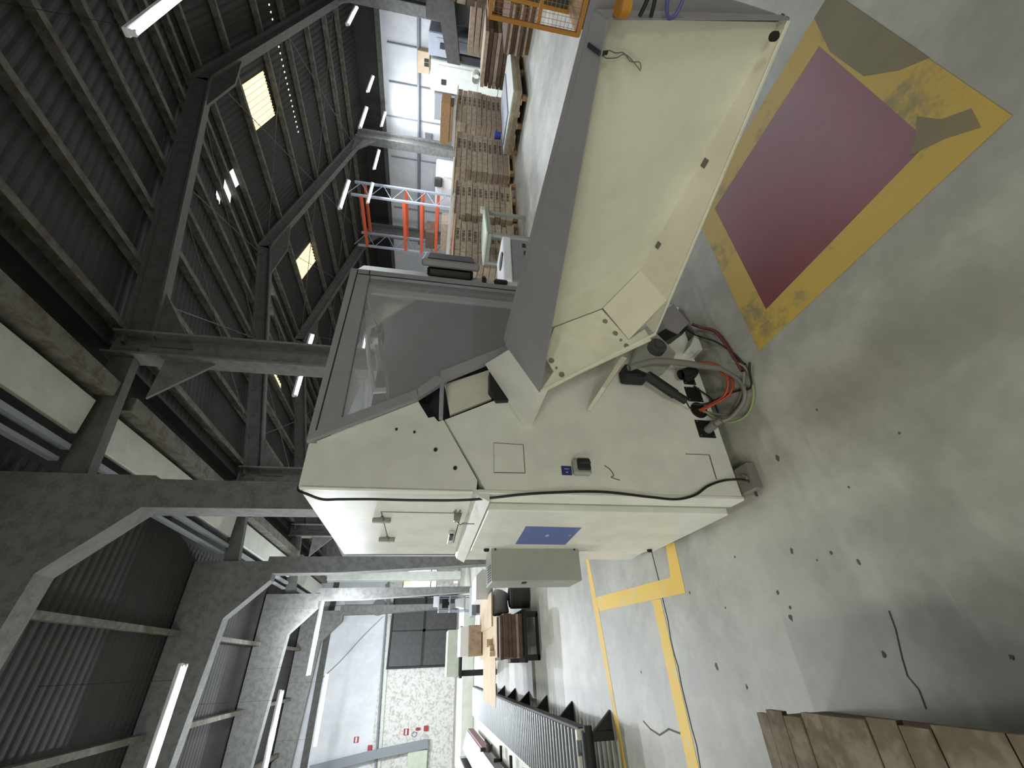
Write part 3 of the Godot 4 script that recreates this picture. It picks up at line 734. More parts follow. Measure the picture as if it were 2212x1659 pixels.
# ---------------------------------------------------------------- the sloping table that sticks out of the machine
func tray():
	var t = thing("side_table", "long sloping cream sheet metal side table sticking out of the machine towards the viewer", "machine table", V(1.4, 0, -0.9))
	var dn = V(0.5, -0.866, 0)      # down the slope
	var bk = V(-0.866, -0.5, 0)     # out of its back, towards the camera
	var T = V(1.236, 1.310, 0)
	var B = T + dn * 0.762
	var z1 = -1.5
	var z2 = -0.278
	var Z1 = V(0, 0, z1)
	var Z2 = V(0, 0, z2)
	var d1 = 0.292
	var d2 = 0.05
	# bed sheet, seen from behind
	part(t, "bed_plate", MB.new().prism([T + dn * 0.012 + Z1, B + Z1, B + Z2 + V(0, 0, -0.014), T + dn * 0.012 + Z2 + V(0, 0, -0.014)], bk * -0.004), M.tray)
	var q0 = bk * -0.006
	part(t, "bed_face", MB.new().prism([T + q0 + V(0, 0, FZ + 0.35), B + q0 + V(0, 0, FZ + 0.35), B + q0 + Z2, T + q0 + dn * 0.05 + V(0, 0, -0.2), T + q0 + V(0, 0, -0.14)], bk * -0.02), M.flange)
	# flanges that get deeper towards the machine
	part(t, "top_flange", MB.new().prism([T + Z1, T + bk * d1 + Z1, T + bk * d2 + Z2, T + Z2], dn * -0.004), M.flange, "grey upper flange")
	part(t, "bottom_flange", MB.new().prism([B + Z1, B + bk * 0.262 + Z1, B + bk * 0.03 + Z2, B + Z2], dn * 0.004), M.tray_lip)
	part(t, "flange_rim", MB.new().bar(B + bk * 0.262 + Z1, B + bk * 0.03 + Z2, 0.005, 0.012, dn), M.tray)
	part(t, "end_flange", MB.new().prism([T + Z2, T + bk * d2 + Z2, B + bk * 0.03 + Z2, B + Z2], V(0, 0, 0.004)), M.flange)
	# stiffening at the machine end: bolted plate, folded cover, mounting shelf
	var ep = []
	for q in [[0.0, 0.289], [0.123, 0.226], [0.136, 0.125], [0.284, 0.006], [0.60, 0.006], [0.60, 0.23], [0.735, 0.21], [0.715, 0.284]]: ep.append(T + dn * q[0] + bk * q[1] + Z1)
	var e = part(t, "end_plate", MB.new().prism(ep, V(0, 0, -0.006)), M.cream)
	for q in [[0.56, 0.081, 0.0135], [0.559, 0.168, 0.0135], [0.557, 0.215, 0.007], [0.559, 0.257, 0.0135], [0.147, 0.17, 0.0135], [0.144, 0.216, 0.006], [0.145, 0.257, 0.0135]]:
		var p = T + dn * q[0] + bk * q[1] + Z1
		part(e, "bolt", MB.new().cyl(p, p + V(0, 0, 0.006), q[2], 12), M.steel)
	part(e, "end_rim", MB.new().bar(T + bk * d1 + Z1 + V(0, 0, 0.002), T + dn * 0.762 + bk * 0.262 + Z1 + V(0, 0, 0.002), 0.012, 0.012, bk), M.tray)
	part(t, "folded_cover", MB.new().prism([B + bk * 0.004 + V(0, 0, -1.285), B + bk * 0.211 + V(0, 0, -1.295), T + dn * 0.60 + bk * 0.23 + V(0, 0, -1.494), T + dn * 0.61 + bk * 0.006 + V(0, 0, -1.494)], V(0, 0.003, 0)), M.tray_lip, "square folded sheet cover")
	for z in [-1.118, -0.725]:
		var p = B + bk * 0.02 + V(0, 0, z)
		part(t, "slot_hole", MB.new().obox(p - dn * 0.0015, Basis(bk, -dn, V(0, 0, 1)), V(0.011, 0.001, 0.016)), M.stain)
	part(t, "corner_roller", MB.new().cyl(B + bk * 0.05 - dn * 0.06 + V(0, 0, -0.31), B + bk * 0.05 - dn * 0.075 + V(0, 0, -0.31), 0.013, 14), M.rubber)
	part(t, "roller_cap", MB.new().cyl(B + bk * 0.0 + dn * 0.015 + V(0, 0, -0.295), B + bk * 0.0 + dn * 0.02 + V(0, 0, -0.275), 0.014, 14), M.steel)
	# shelf of white sheet between the table and the machine side
	var A = T + bk * d1
	part(t, "mounting_shelf", MB.new().prism([A + Z1, T + bk * 0.03 + Z1, T + bk * -0.12 + V(0, 0, FZ + 0.035), A + V(0, 0, FZ)], dn * 0.006), M.paint, "white folded shelf joining table and machine")
	part(t, "shelf_rim", MB.new().prism([A + Z1, A + V(0, 0, FZ), A + dn * 0.045 + V(0, 0, FZ), A + dn * 0.04 + Z1], bk * 0.004), M.paint)
	part(t, "prop", MB.new().prism([V(1.09, 0.83, -1.58), V(1.29, 0.69, -1.58), V(1.285, 0.66, -1.58), V(1.085, 0.81, -1.58)], V(0, 0, -0.22)), M.tray_lip)
	# thin wire hung over the far end
	var w0 = T + bk * 0.05 + V(0, 0, -0.345)
	var hang = func(u, dd, zz): return T + dn * u + bk * dd + V(0, 0, zz)
	var run = func(q, e):
		var r = []
		for p in q: r.append(hang.call(p[0] + e, p[1], p[2] - e * 1.5))
		return r
	solo("wire", MB.new().tube(run.call([[-0.006, 0.03, -0.337], [0.004, 0.056, -0.34], [0.05, 0.03, -0.343], [0.09, 0.016, -0.354], [0.123, 0.012, -0.356], [0.16, 0.012, -0.375], [0.195, 0.012, -0.378], [0.21, 0.012, -0.394]], 0.0), 0.0014, 6).tube(run.call([[-0.006, 0.034, -0.338], [0.02, 0.05, -0.345], [0.06, 0.02, -0.36], [0.10, 0.014, -0.362], [0.123, 0.012, -0.356], [0.15, 0.012, -0.364], [0.19, 0.012, -0.385], [0.209, 0.012, -0.395]], 0.002), 0.0014, 6), M.cable_grey, "thin twisted grey wire hanging over the end of the sloping table", "wire")
	solo("wire_clip", MB.new().bar(hang.call(-0.006, 0.012, -0.337), hang.call(-0.006, 0.062, -0.337), 0.010, 0.006, dn, 0.002).bar(hang.call(0.0, 0.06, -0.337), hang.call(0.022, 0.056, -0.337), 0.010, 0.005, bk, 0.002), M.dark, "dark clip gripping the grey upper edge of the sloping table", "clip")
	var pl = thing("pliers", "pair of black handled pliers hooked over the end of the sloping table", "pliers", hang.call(0.1, 0.05, -0.25))
	for k in 2:
		part(pl, "handle", MB.new().tube([hang.call(0.088 + k * 0.038, 0.056, -0.268), hang.call(0.09 + k * 0.026, 0.06, -0.24), hang.call(0.097 + k * 0.01, 0.055, -0.20)], 0.0045, 8), M.black)
	solo("strap", MB.new().tube([hang.call(0.155, 0.05, -0.21), hang.call(0.168, 0.056, -0.25), hang.call(0.188, 0.058, -0.27), hang.call(0.212, 0.056, -0.258), hang.call(0.222, 0.05, -0.21)], 0.0045, 8), mat(Color(0.3, 0.3, 0.5), 0.6), "looped violet strap beside the pliers at the table end", "strap")
	solo("tape_roll", MB.new().cyl(hang.call(0.012, 0.056, -0.252), hang.call(0.034, 0.062, -0.252), 0.02, 18), M.cage, "yellow roll at the upper corner of the table end", "roll")

# ---------------------------------------------------------------- cables
func cables():
	var z = FZ + 0.016
	solo("power_cord", MB.new().tube([V(0.70, 2.17, -1.9), V(0.645, 2.165, -1.87), V(0.622, 2.12, -1.86), V(0.605, 2.06, -1.87), V(0.61, 1.99, -1.88), V(0.615, 1.86, -1.885), V(0.615, 1.67, -1.885), V(0.618, 1.424, -1.87), V(0.637, 1.15, z), V(0.655, 0.83, z), V(0.636, 0.575, z), V(0.628, 0.431, z), V(0.652, 0.323, z), V(0.703, 0.231, z), V(0.736, 0.115, z), V(0.708, 0.045, z + 0.06), V(0.64, 0.012, z + 0.04)], 0.006, 8), M.black, "long thin black cord running down the front corner of the machine", "cable")
	var C = [
		["cable", M.cable_orange, 0.008, [V(1.41, 0.15, FZ + 0.01), V(1.40, 0.14, -1.76), V(1.36, 0.075, -1.70), V(1.27, 0.03, -1.67), V(1.19, 0.04, -1.72), V(1.16, 0.11, -1.80), V(1.155, 0.14, FZ)], "orange cable looping from the upper black plate to the round entry hole"],
		["cable", M.cable_orange, 0.007, [V(1.42, 0.155, FZ + 0.01), V(1.42, 0.13, -1.74), V(1.37, 0.05, -1.68), V(1.26, 0.012, -1.66), V(1.18, 0.03, -1.70), V(1.15, 0.12, -1.81), V(1.15, 0.13, FZ)], "second orange cable lying just outside the first in the loop"],
		["cable", M.cable_maroon, 0.010, [V(1.73, 0.06, -1.74), V(1.66, 0.05, -1.69), V(1.58, 0.02, -1.63), V(1.45, 0.012, -1.60), V(1.33, 0.012, -1.58), V(1.25, 0.015, -1.565)], "maroon cable running over the foot bracket onto the floor"],
		["cable", M.rubber, 0.005, [V(1.70, 0.12, -1.75), V(1.62, 0.08, -1.72), V(1.52, 0.03, -1.65), V(1.38, 0.01, -1.58), V(1.30, 0.01, -1.55), V(1.27, 0.015, -1.53)], "thin black cable beside the maroon one"],
		["cable", M.cable_green, 0.006, [V(1.34, 0.02, -1.60), V(1.27, 0.008, -1.55), V(1.19, 0.008, -1.54), V(1.09, 0.008, -1.57), V(1.03, 0.01, -1.66), V(1.04, 0.06, -1.76), V(1.155, 0.12, FZ + 0.01)], "pale yellow green cable making the widest loop on the floor"],
		["cable", M.cable_grey, 0.012, [V(1.33, 0.06, -1.66), V(1.24, 0.014, -1.62), V(1.16, 0.014, -1.60), V(1.10, 0.014, -1.64), V(1.05, 0.05, -1.72), V(1.04, 0.10, -1.76)], "thick grey cable curling into the lowest black plate"],
		["cable", M.cable_grey, 0.008, [V(1.24, 0.01, -1.56), V(1.17, 0.01, -1.61), V(1.12, 0.01, -1.68), V(1.09, 0.03, -1.76), V(1.145, 0.12, FZ + 0.01)], "thin grey cable crossing the floor to the round hole"],
		["cable", M.rubber, 0.006, [V(1.19, 0.17, FZ + 0.008), V(1.18, 0.1, -1.80), V(1.19, 0.012, -1.68), V(1.14, 0.012, -1.56), V(1.21, 0.012, -1.53), V(1.26, 0.014, -1.50)], "black cable with its free end turned up on the floor"],
		["cable", M.rubber, 0.004, [V(1.13, 0.30, -1.71), V(1.12, 0.25, -1.76), V(1.15, 0.19, -1.81), V(1.16, 0.17, FZ + 0.008)], "short thin black lead from the air cylinder to the round hole"],
		["cable", M.rubber, 0.005, [V(1.32, 0.12, FZ + 0.006), V(1.28, 0.1, -1.82), V(1.21, 0.06, -1.80), V(1.12, 0.05, -1.80)], "short black lead along the foot of the machine"],
	]
	for c in C: solo(c[0], MB.new().tube(c[3], c[2], 8), c[1], c[4], "cable", "cables at the machine foot")

# ---------------------------------------------------------------- left bay: roller conveyor, low stacks, planks
func left_side():
	# low roller conveyor running down the hall
	var t = thing("roller_conveyor", "low grey roller conveyor on black feet running along the left bay", "conveyor", V(-0.76, 0, -8.6))
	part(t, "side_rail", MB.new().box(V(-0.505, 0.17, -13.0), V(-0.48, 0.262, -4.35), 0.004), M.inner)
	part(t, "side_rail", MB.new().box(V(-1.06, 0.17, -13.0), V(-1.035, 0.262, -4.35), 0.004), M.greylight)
	var roll = null
	var z = -4.42
	var k = 0
	while z > -12.95:
		var o
		if roll == null:
			roll = part(t, "roller", MB.new().cyl(V(-1.035, 0.235, z), V(-0.505, 0.235, z), 0.034, 12).cyl(V(-0.512, 0.235, z), V(-0.49, 0.235, z), 0.01, 8), M.roller)
		else:
			o = MeshInstance3D.new()
			o.name = "roller"
			t.add_child(o, true)
			o.mesh = roll.mesh
			o.position = V(0, 0, z + 4.42)
		z -= 0.112
		k += 1
	part(t, "end_roller", MB.new().cyl(V(-1.06, 0.22, -4.25), V(-0.50, 0.22, -4.25), 0.05, 16), M.rubber)
	part(t, "end_bracket", MB.new().box(V(-0.56, 0.15, -4.36), V(-0.49, 0.285, -4.32), 0.004).box(V(-1.06, 0.25, -4.345), V(-0.66, 0.285, -4.335), 0.004), M.cream)
	part(t, "end_cap", MB.new().cyl(V(-0.505, 0.22, -4.22), V(-0.46, 0.22, -4.22), 0.035, 14), M.rubber)
	z = -4.25
	while z > -12.6:
		part(t, "leg", MB.new().box(V(-0.565, 0, z - 0.03), V(-0.50, 0.2, z + 0.03), 0.004).prism([V(-0.50, 0.16, z - 0.02), V(-0.37, 0, z - 0.02), V(-0.50, 0, z - 0.02)], V(0, 0, 0.04)), M.black)
		part(t, "leg", MB.new().box(V(-1.04, 0, z - 0.03), V(-0.98, 0.2, z + 0.03), 0.004), M.black)
		z -= 1.07
	# strip of pale boarding and a machine guard left of it
	solo("floor_board", MB.new().box(V(-1.36, 0.0, -12.6), V(-1.075, 0.16, -3.2), 0.004), M.cream, "long pale cream board between the roller conveyor and the grey guard rail", "board")
	var g = thing("machine_guard", "grey and red sheet metal machine guard left of the roller conveyor", "machine guard", V(-1.5, 0, -8))
	part(g, "guard_rail", MB.new().prism([V(-1.30, 0.42, -12.6), V(-1.62, 0.52, -12.6), V(-1.62, 0.40, -12.6), V(-1.32, 0.26, -12.6)], V(0, 0, 9.4)), M.flange)
	part(g, "red_strip", MB.new().box(V(-1.31, 0.27, -12.6), V(-1.27, 0.40, -9.6), 0.004), mat(Color(0.55, 0.36, 0.37), 0.5))
	part(g, "red_panel", MB.new().box(V(-1.70, 0.1, -7.4), V(-1.66, 0.46, -3.4), 0.006), M.sign_red)
	part(g, "body", MB.new().box(V(-2.3, 0, -12.4), V(-1.72, 0.62, -3.4), 0.01), M.offwhite)
	part(g, "dark_band", MB.new().box(V(-1.74, 0.47, -12.0), V(-1.70, 0.60, -3.4)), M.dark)
	for q in [-8.7, -7.8, -6.9, -6.05, -5.2]:
		part(g, "stop_bracket", MB.new().box(V(-1.30, 0.22, q - 0.03), V(-1.12, 0.26, q + 0.03), 0.004).box(V(-1.31, 0.22, q - 0.03), V(-1.27, 0.36, q + 0.03), 0.004), M.dark)
	part(g, "hand_crank", MB.new().cyl(V(-1.24, 0.36, -9.2), V(-1.16, 0.36, -9.2), 0.06, 14).cyl(V(-1.16, 0.36, -9.2), V(-1.10, 0.42, -9.25), 0.02, 10).box(V(-1.25, 0.3, -9.3), V(-1.20, 0.5, -9.24), 0.004), M.dark)
	# dark low frame with cardboard blanks
	var f = thing("low_rack", "black steel low frame on legs under the brown cardboard stack", "rack", V(0.3, 0, -7.2))
	part(f, "frame", MB.new().box(V(-0.02, 0.17, -7.95), V(0.62, 0.22, -6.62), 0.006), M.black)
	for q in [[0.0, -6.65], [0.52, -6.65], [0.0, -7.9], [0.58, -7.9]]: part(f, "leg", MB.new().box(V(q[0], 0, q[1] - 0.03), V(q[0] + 0.07, 0.18, q[1] + 0.03), 0.004), M.black)
	part(f, "foot_rail", MB.new().box(V(0.0, 0, -6.68), V(0.56, 0.03, -6.62)), M.black)
	var y = 0.222
	var hs = [0.055, 0.04, 0.06, 0.05, 0.07, 0.045]
	var ord = ["bottom", "second", "third", "fourth", "fifth", "top"]
	for i in 6:
		var j = rng.randf_range(-0.02, 0.02)
		solo("cardboard_bundle", MB.new().box(V(0.04 + j, y, -7.9), V(0.57 + j, y + hs[i] - 0.004, -6.66 + j), 0.004), [M.card_dark, M.card, M.card_dark, M.card_dark, M.card_dark, M.card_dark][i], "dark brown bundle of cardboard blanks on the black frame, %s of its stack" % ord[i], "cardboard", "cardboard bundles on the black frame")
		y += hs[i]
	var cs = [
		["long tan cardboard sheet jutting out over the roller conveyor", V(-0.52, y + 0.001, -8.5), V(0.1, y + 0.008, -7.1), 0.0],
		["tan cardboard sheet lying flat on the dark stack with small cartons on it", V(0.05, y + 0.009, -8.9), V(0.56, y + 0.02, -6.84), 0.0],
		["tan cardboard sheet with a raised edge at the right of the stack", V(0.45, y + 0.021, -8.7), V(0.92, y + 0.045, -7.2), 0.0],
	]
	for c in cs: solo("cardboard_sheet", MB.new().box(c[1], c[2], 0.002), M.card_pale, c[0], "cardboard", "tan cardboard sheets")
	var sc = [[0.24, -7.25, 0.10, 0.09, "small tan carton beside the raised cardboard edge, largest of three"], [0.17, -7.12, 0.07, 0.06, "small tan carton in the middle of the three on the sheet"], [0.10, -7.05, 0.06, 0.07, "small tan carton nearest the conveyor on the sheet"]]
	for c in sc: solo("small_carton", MB.new().box(V(c[0] - c[2] / 2, y + 0.021, c[1] - 0.08), V(c[0] + c[2] / 2, y + 0.021 + c[3], c[1]), 0.003), M.card_pale, c[4], "carton", "small cartons on the sheet")
	# bags and blocks behind
	solo("grey_bag", MB.new().tube([V(0.62, 0.42, -7.3), V(0.80, 0.44, -7.32), V(0.92, 0.40, -7.34)], 0.13, 14), M.flange, "rounded grey bag slumped beside the brown cardboard stack", "bag")
	solo("grey_drum", MB.new().cyl(V(0.85, 0.0, -7.2), V(0.85, 0.28, -7.2), 0.17, 20).cyl(V(0.85, 0.28, -7.2), V(0.85, 0.30, -7.2), 0.15, 20), M.inner, "short grey drum on the floor under the wall box", "drum")
	solo("dark_rag_pile", MB.new().box(V(1.02, 0.44, -7.6), V(1.3, 0.50, -7.48), 0.02).box(V(1.05, 0.36, -7.75), V(1.15, 0.45, -7.25), 0.02), M.black, "dark crumpled rags under the white block", "rags")
	solo("white_block", MB.new().prism([V(0.86, 0.50, -7.6), V(0.86, 0.78, -7.6), V(1.22, 0.78, -7.6), V(1.32, 0.68, -7.6), V(1.3, 0.50, -7.6)], V(0, 0, -0.7)), M.white, "white block with a slanted corner beside the grey wall box", "block")
	solo("white_box", MB.new().box(V(0.10, 0.80, -9.1), V(0.54, 0.95, -8.5), 0.006), M.white, "bright white flat box standing behind the tan cardboard sheets", "box")
	solo("carton", MB.new().box(V(0.10, 0.58, -9.15), V(0.56, 0.798, -8.48), 0.004), M.card, "brown carton under the white flat box", "carton")
	solo("work_table", MB.new().box(V(-0.25, 0.74, -11.3), V(0.68, 0.80, -10.5), 0.006).box(V(-0.22, 0, -11.2), V(-0.12, 0.76, -10.6)).box(V(0.55, 0, -11.2), V(0.65, 0.76, -10.6)), M.dark, "dark work table standing before the back wall", "table")
	solo("grey_case", MB.new().box(V(-0.22, 0.802, -11.2), V(0.62, 1.06, -10.55), 0.01), M.palegreen, "pale grey green case on the dark work table", "case")
	solo("grey_sheet", MB.new().box(V(1.0, 0.30, -12.6), V(1.7, 0.42, -11.9), 0.006).box(V(1.05, 0, -12.5), V(1.65, 0.3, -12.0)), M.pipe, "flat grey slab on a low block beyond the white block", "slab")
	# planks in the near left corner
	var w = thing("plank_pallet", "low pallet of rough brown planks in the near corner left of the viewer", "pallet", V(-0.7, 0, -1.3))
	var edges = [-1.871, -1.807, -1.718, -1.629, -1.542, -1.365, -1.264, -1.174, -1.0, -0.9, -0.78, -0.62]
	for i in edges.size() - 1:
		var e = rng.randf_range(-0.008, 0.008)
		var b = MB.new()
		var h = 0.3 - rng.randf_range(0.0, 0.006)
		b.prism([V(-1.45, h, edges[i] + 0.003), V(-0.196 + 0.03 * i / 11.0 + e, h, edges[i] + 0.003), V(-0.196 + 0.03 * i / 11.0 + e, h, edges[i + 1] - 0.003), V(-1.45, h, edges[i + 1] - 0.003)], V(0, -0.022, 0))
		part(w, "plank", b, M.board)
	for x in [-0.26, -0.82, -1.38]:
		part(w, "bearer", MB.new().box(V(x - 0.05, 0.0, -1.85), V(x + 0.05, 0.272, -0.64), 0.004), M.card_dark)

# ---------------------------------------------------------------- back wall
func back_wall_items():
	var d = thing("door_1", "dark grey panelled shutter door in the white back wall", "door", V(1.39, 0.0, -23.45), "", "structure")
	part(d, "door_frame", MB.new().box(V(-0.1, 3.02, -23.5), V(2.9, 3.10, -23.36), 0.01).box(V(-0.1, 0.0, -23.5), V(-0.02, 3.05, -23.36), 0.01).box(V(2.8, 0, -23.5), V(2.9, 3.05, -23.36), 0.01), M.dark)
	for i in 2:
		for j in 2:
			part(d, "panel", MB.new().box(V(-0.01 + i * 1.42, 0.04 + j * 1.54, -23.46), V(1.37 + i * 1.42, 1.48 + j * 1.54, -23.40), 0.012), M.shutter)
	part(d, "cross_rail", MB.new().box(V(-0.02, 1.46, -23.48), V(2.82, 1.62, -23.42), 0.01).box(V(1.32, 0.04, -23.48), V(1.46, 3.02, -23.42), 0.01), M.black)
	# window that shows bright daylight and a strip of yellow foliage outside
	var w = thing("window_1", "bright overexposed window behind the columns with yellow edges", "window", V(2.97, 1.05, -23.6), "", "structure")
	part(w, "window_frame", MB.new().box(V(2.45, 2.69, -23.6), V(4.12, 2.75, -23.5)).box(V(2.45, 1.05, -23.6), V(4.12, 1.10, -23.5)).box(V(2.45, 1.33, -23.6), V(4.12, 1.40, -23.5)).box(V(2.45, 1.05, -23.6), V(2.50, 2.75, -23.5)).box(V(4.07, 1.05, -23.6), V(4.12, 2.75, -23.5)), M.pipe)
	part(w, "pane", MB.new().box(V(2.5, 1.40, -23.64), V(4.07, 2.69, -23.6)), M.daylight)
	part(w, "lower_pane", MB.new().box(V(2.5, 1.10, -23.64), V(4.07, 1.33, -23.6)), M.daylight)
	part(w, "yellow_pane", MB.new().box(V(2.5, 1.40, -23.6), V(2.68, 2.69, -23.59)).box(V(3.55, 1.40, -23.6), V(4.0, 1.56, -23.59)).box(V(3.4, 2.4, -23.6), V(3.75, 2.69, -23.59)), M.dayyellow)
	solo("window_2", MB.new().box(V(3.45, 0.02, -23.5), V(4.0, 0.2, -23.47)), glow(Color(1, 1, 1), 2.0), "low bright slit under the window", "window", "", "structure")
	# pipes and wires on the wall
	solo("wall_pipe", MB.new().tube([V(-9.0, 2.9, -23.42), V(-3.4, 3.10, -23.42), V(0.4, 3.3, -23.42), V(4.2, 3.45, -23.42)], 0.045, 10, false), M.pipe, "grey pipe running level along the back wall above the shutter", "pipe")
	solo("cable_duct", MB.new().bar(V(-9.0, 2.72, -23.45), V(2.0, 3.2, -23.45), 0.03, 0.12), M.offwhite, "pale cable duct just under the grey wall pipe", "duct")
	solo("hanging_cable", MB.new().tube([V(2.0, 3.5, -23.4), V(1.2, 4.3, -23.4), V(0.3, 5.1, -23.4), V(-0.3, 5.75, -23.4)], 0.014, 6), M.pipe, "thin cable slanting up the white back wall to the roof", "cable")
	solo("vent_pipe", MB.new().tube([V(2.35, 2.9, -23.38), V(2.5, 3.3, -23.36), V(3.2, 3.45, -23.36), V(3.4, 3.5, -23.36)], 0.07, 10), M.pipe, "bent grey pipe at the upper corner of the dark shutter", "pipe")
	solo("wall_fan", MB.new().cyl(V(2.35, 3.75, -23.48), V(2.35, 3.75, -23.36), 0.32, 24).cyl(V(2.35, 3.75, -23.37), V(2.35, 3.75, -23.33), 0.12, 16), M.pipe, "round grey disc on the wall behind the third column", "fan")
	# red fire signs, alarm box, grey cabinets
	var fs = [["sign", -2.48, 4.0, 0.2, "red and white fire sign highest on the left of the back wall"], ["sign", -2.34, 1.99, 0.22, "red and white fire sign above the hose ring on the peeling wall"]]
	for s in fs:
		var t = thing("fire_sign", s[4], "sign", V(s[1], s[2], -23.48), "fire signs on the back wall")
		part(t, "plate", MB.new().box(V(s[1] - s[3] / 2, s[2] - s[3] / 2, -23.5), V(s[1] + s[3] / 2, s[2] + s[3] / 2, -23.485), 0.003), M.sign_red)
		part(t, "white_band", MB.new().box(V(s[1] - s[3] * 0.4, s[2] - 0.025, -23.485), V(s[1] + s[3] * 0.4, s[2] + 0.035, -23.482)), M.white)
	var ex = thing("alarm_box", "small red alarm box with white bands standing off the wall by the pipe", "alarm", V(-2.75, 3.4, -23.45))
	part(ex, "body", MB.new().box(V(-2.84, 3.33, -23.5), V(-2.68, 3.5, -23.40), 0.01), M.sign_red)
	part(ex, "bracket", MB.new().box(V(-2.88, 3.36, -23.5), V(-2.84, 3.44, -23.42), 0.005), M.white)
	var h1 = thing("hose_point", "red hose coupling with a looped ring on the peeling wall", "hose", V(-2.3, 1.6, -23.45))
	part(h1, "coupling", MB.new().cyl(V(-2.26, 1.56, -23.49), V(-2.26, 1.56, -23.38), 0.05, 14).box(V(-2.30, 1.42, -23.49), V(-2.22, 1.54, -23.42), 0.008), M.sign_red)
	var rg = []
	for k in 13: rg.append(V(-2.43 + 0.08 * cos(TAU * k / 12.0), 1.66 + 0.1 * sin(TAU * k / 12.0), -23.44))
	part(h1, "ring", MB.new().tube(rg, 0.012, 6), M.pipe)
	solo("fire_bell", MB.new().box(V(-2.35, 1.08, -23.5), V(-2.17, 1.26, -23.40), 0.01), M.sign_red, "red box lowest in the row on the peeling wall", "alarm")
	solo("wall_cabinet", MB.new().box(V(-3.7, 1.05, -23.5), V(-2.95, 1.85, -23.28), 0.012), M.palegreen, "pale green electrical cabinet on the peeling back wall", "cabinet")
	solo("crane_beam", MB.new().bar(V(-2.75, 1.05, -23.3), V(-2.95, 3.1, -23.25), 0.12, 0.3, V(1, 0, 0)).bar(V(-2.95, 3.1, -23.25), V(-3.3, 5.6, -23.25), 0.1, 0.3, V(1, 0, 0)), M.pipe, "tall grey wall bracket post beside the pale green cabinet", "post")
	# open rack with small machines near the window
	var r = thing("open_rack", "light metal open rack with dark monitors below the window", "rack", V(1.5, 0, -14.2))
	for x in [1.32, 1.70]:
		for z in [-14.5, -14.05]: part(r, "post", MB.new().box(V(x - 0.015, 0, z - 0.015), V(x + 0.015, 1.2, z + 0.015)), M.rackgrey)
	for yy in [0.42, 0.86, 1.18]: part(r, "shelf", MB.new().box(V(1.3, yy - 0.015, -14.52), V(1.72, yy + 0.015, -14.03), 0.003), M.rackgrey)
	solo("dark_monitor", MB.new().box(V(1.40, 0.895, -14.3), V(1.64, 1.08, -14.2), 0.01).box(V(1.48, 0.877, -14.3), V(1.56, 0.9, -14.2)), M.black, "dark monitor on the middle shelf of the open rack", "monitor")
	solo("white_printer", MB.new().prism([V(1.38, 0.436, -14.1), V(1.66, 0.436, -14.1), V(1.62, 0.70, -14.1), V(1.42, 0.68, -14.1)], V(0, 0, -0.3)), M.white, "white printer on the low shelf of the open rack", "printer")
	solo("white_shelf_strip", MB.new().box(V(1.45, 1.196, -14.4), V(1.74, 1.34, -14.36), 0.004), M.white, "upright white board on top of the open rack", "board")
	# light grey benches along the back
	solo("grey_bench", MB.new().box(V(-2.6, 0.0, -17.2), V(1.75, 0.35, -15.2), 0.01), M.offwhite, "long pale bench running in front of the back wall", "bench")
	solo("wall_duct", MB.new().box(V(3.3, 0, -22.0), V(3.65, 6.0, -21.4), 0.02), M.offwhite, "pale vertical duct beyond the machine corner", "duct")

# ---------------------------------------------------------------- right bay
func print_tex():
	var im = Image.create(256, 64, false, Image.FORMAT_RGBA8)
	im.fill(Color(0, 0, 0, 0))
	var r = RandomNumberGenerator.new()
	r.seed = 9
	# worn dark block lettering, too blurred in the photograph to read
	for c in 7:
		var x = 6 + c * 35
		for k in 3:
			if r.randf() < 0.85: im.fill_rect(Rect2i(x + k * 9, 8, 6, 46), Color(0.16, 0.13, 0.1, 1))
		for k in 3:
			if r.randf() < 0.7: im.fill_rect(Rect2i(x, 8 + k * 20, 26, 7), Color(0.16, 0.13, 0.1, 1))
	return ImageTexture.create_from_image(im)

func pallet(label, x0, x1, z0, z1, group):
	# z0 front; boards run along x
	var t = thing("pallet", label, "pallet", V((x0 + x1) / 2, 0, (z0 + z1) / 2), group)
	for k in 5:
		var z = z0 + (z1 - z0) * (k + 0.5) / 5.0
		part(t, "deck_board", MB.new().box(V(x0, 0.122, z - 0.06), V(x1, 0.144, z + 0.06), 0.002), M.wood_pale)
	for z in [z0 - 0.05, (z0 + z1) / 2, z1 + 0.05]:
		for x in [x0 + 0.07, (x0 + x1) / 2, x1 - 0.07]:
			part(t, "block", MB.new().box(V(x - 0.07, 0.022, z - 0.05), V(x + 0.07, 0.122, z + 0.05), 0.003), M.wood)
		part(t, "skid", MB.new().box(V(x0, 0, z - 0.05), V(x1, 0.022, z + 0.05), 0.002), M.wood)
	return t

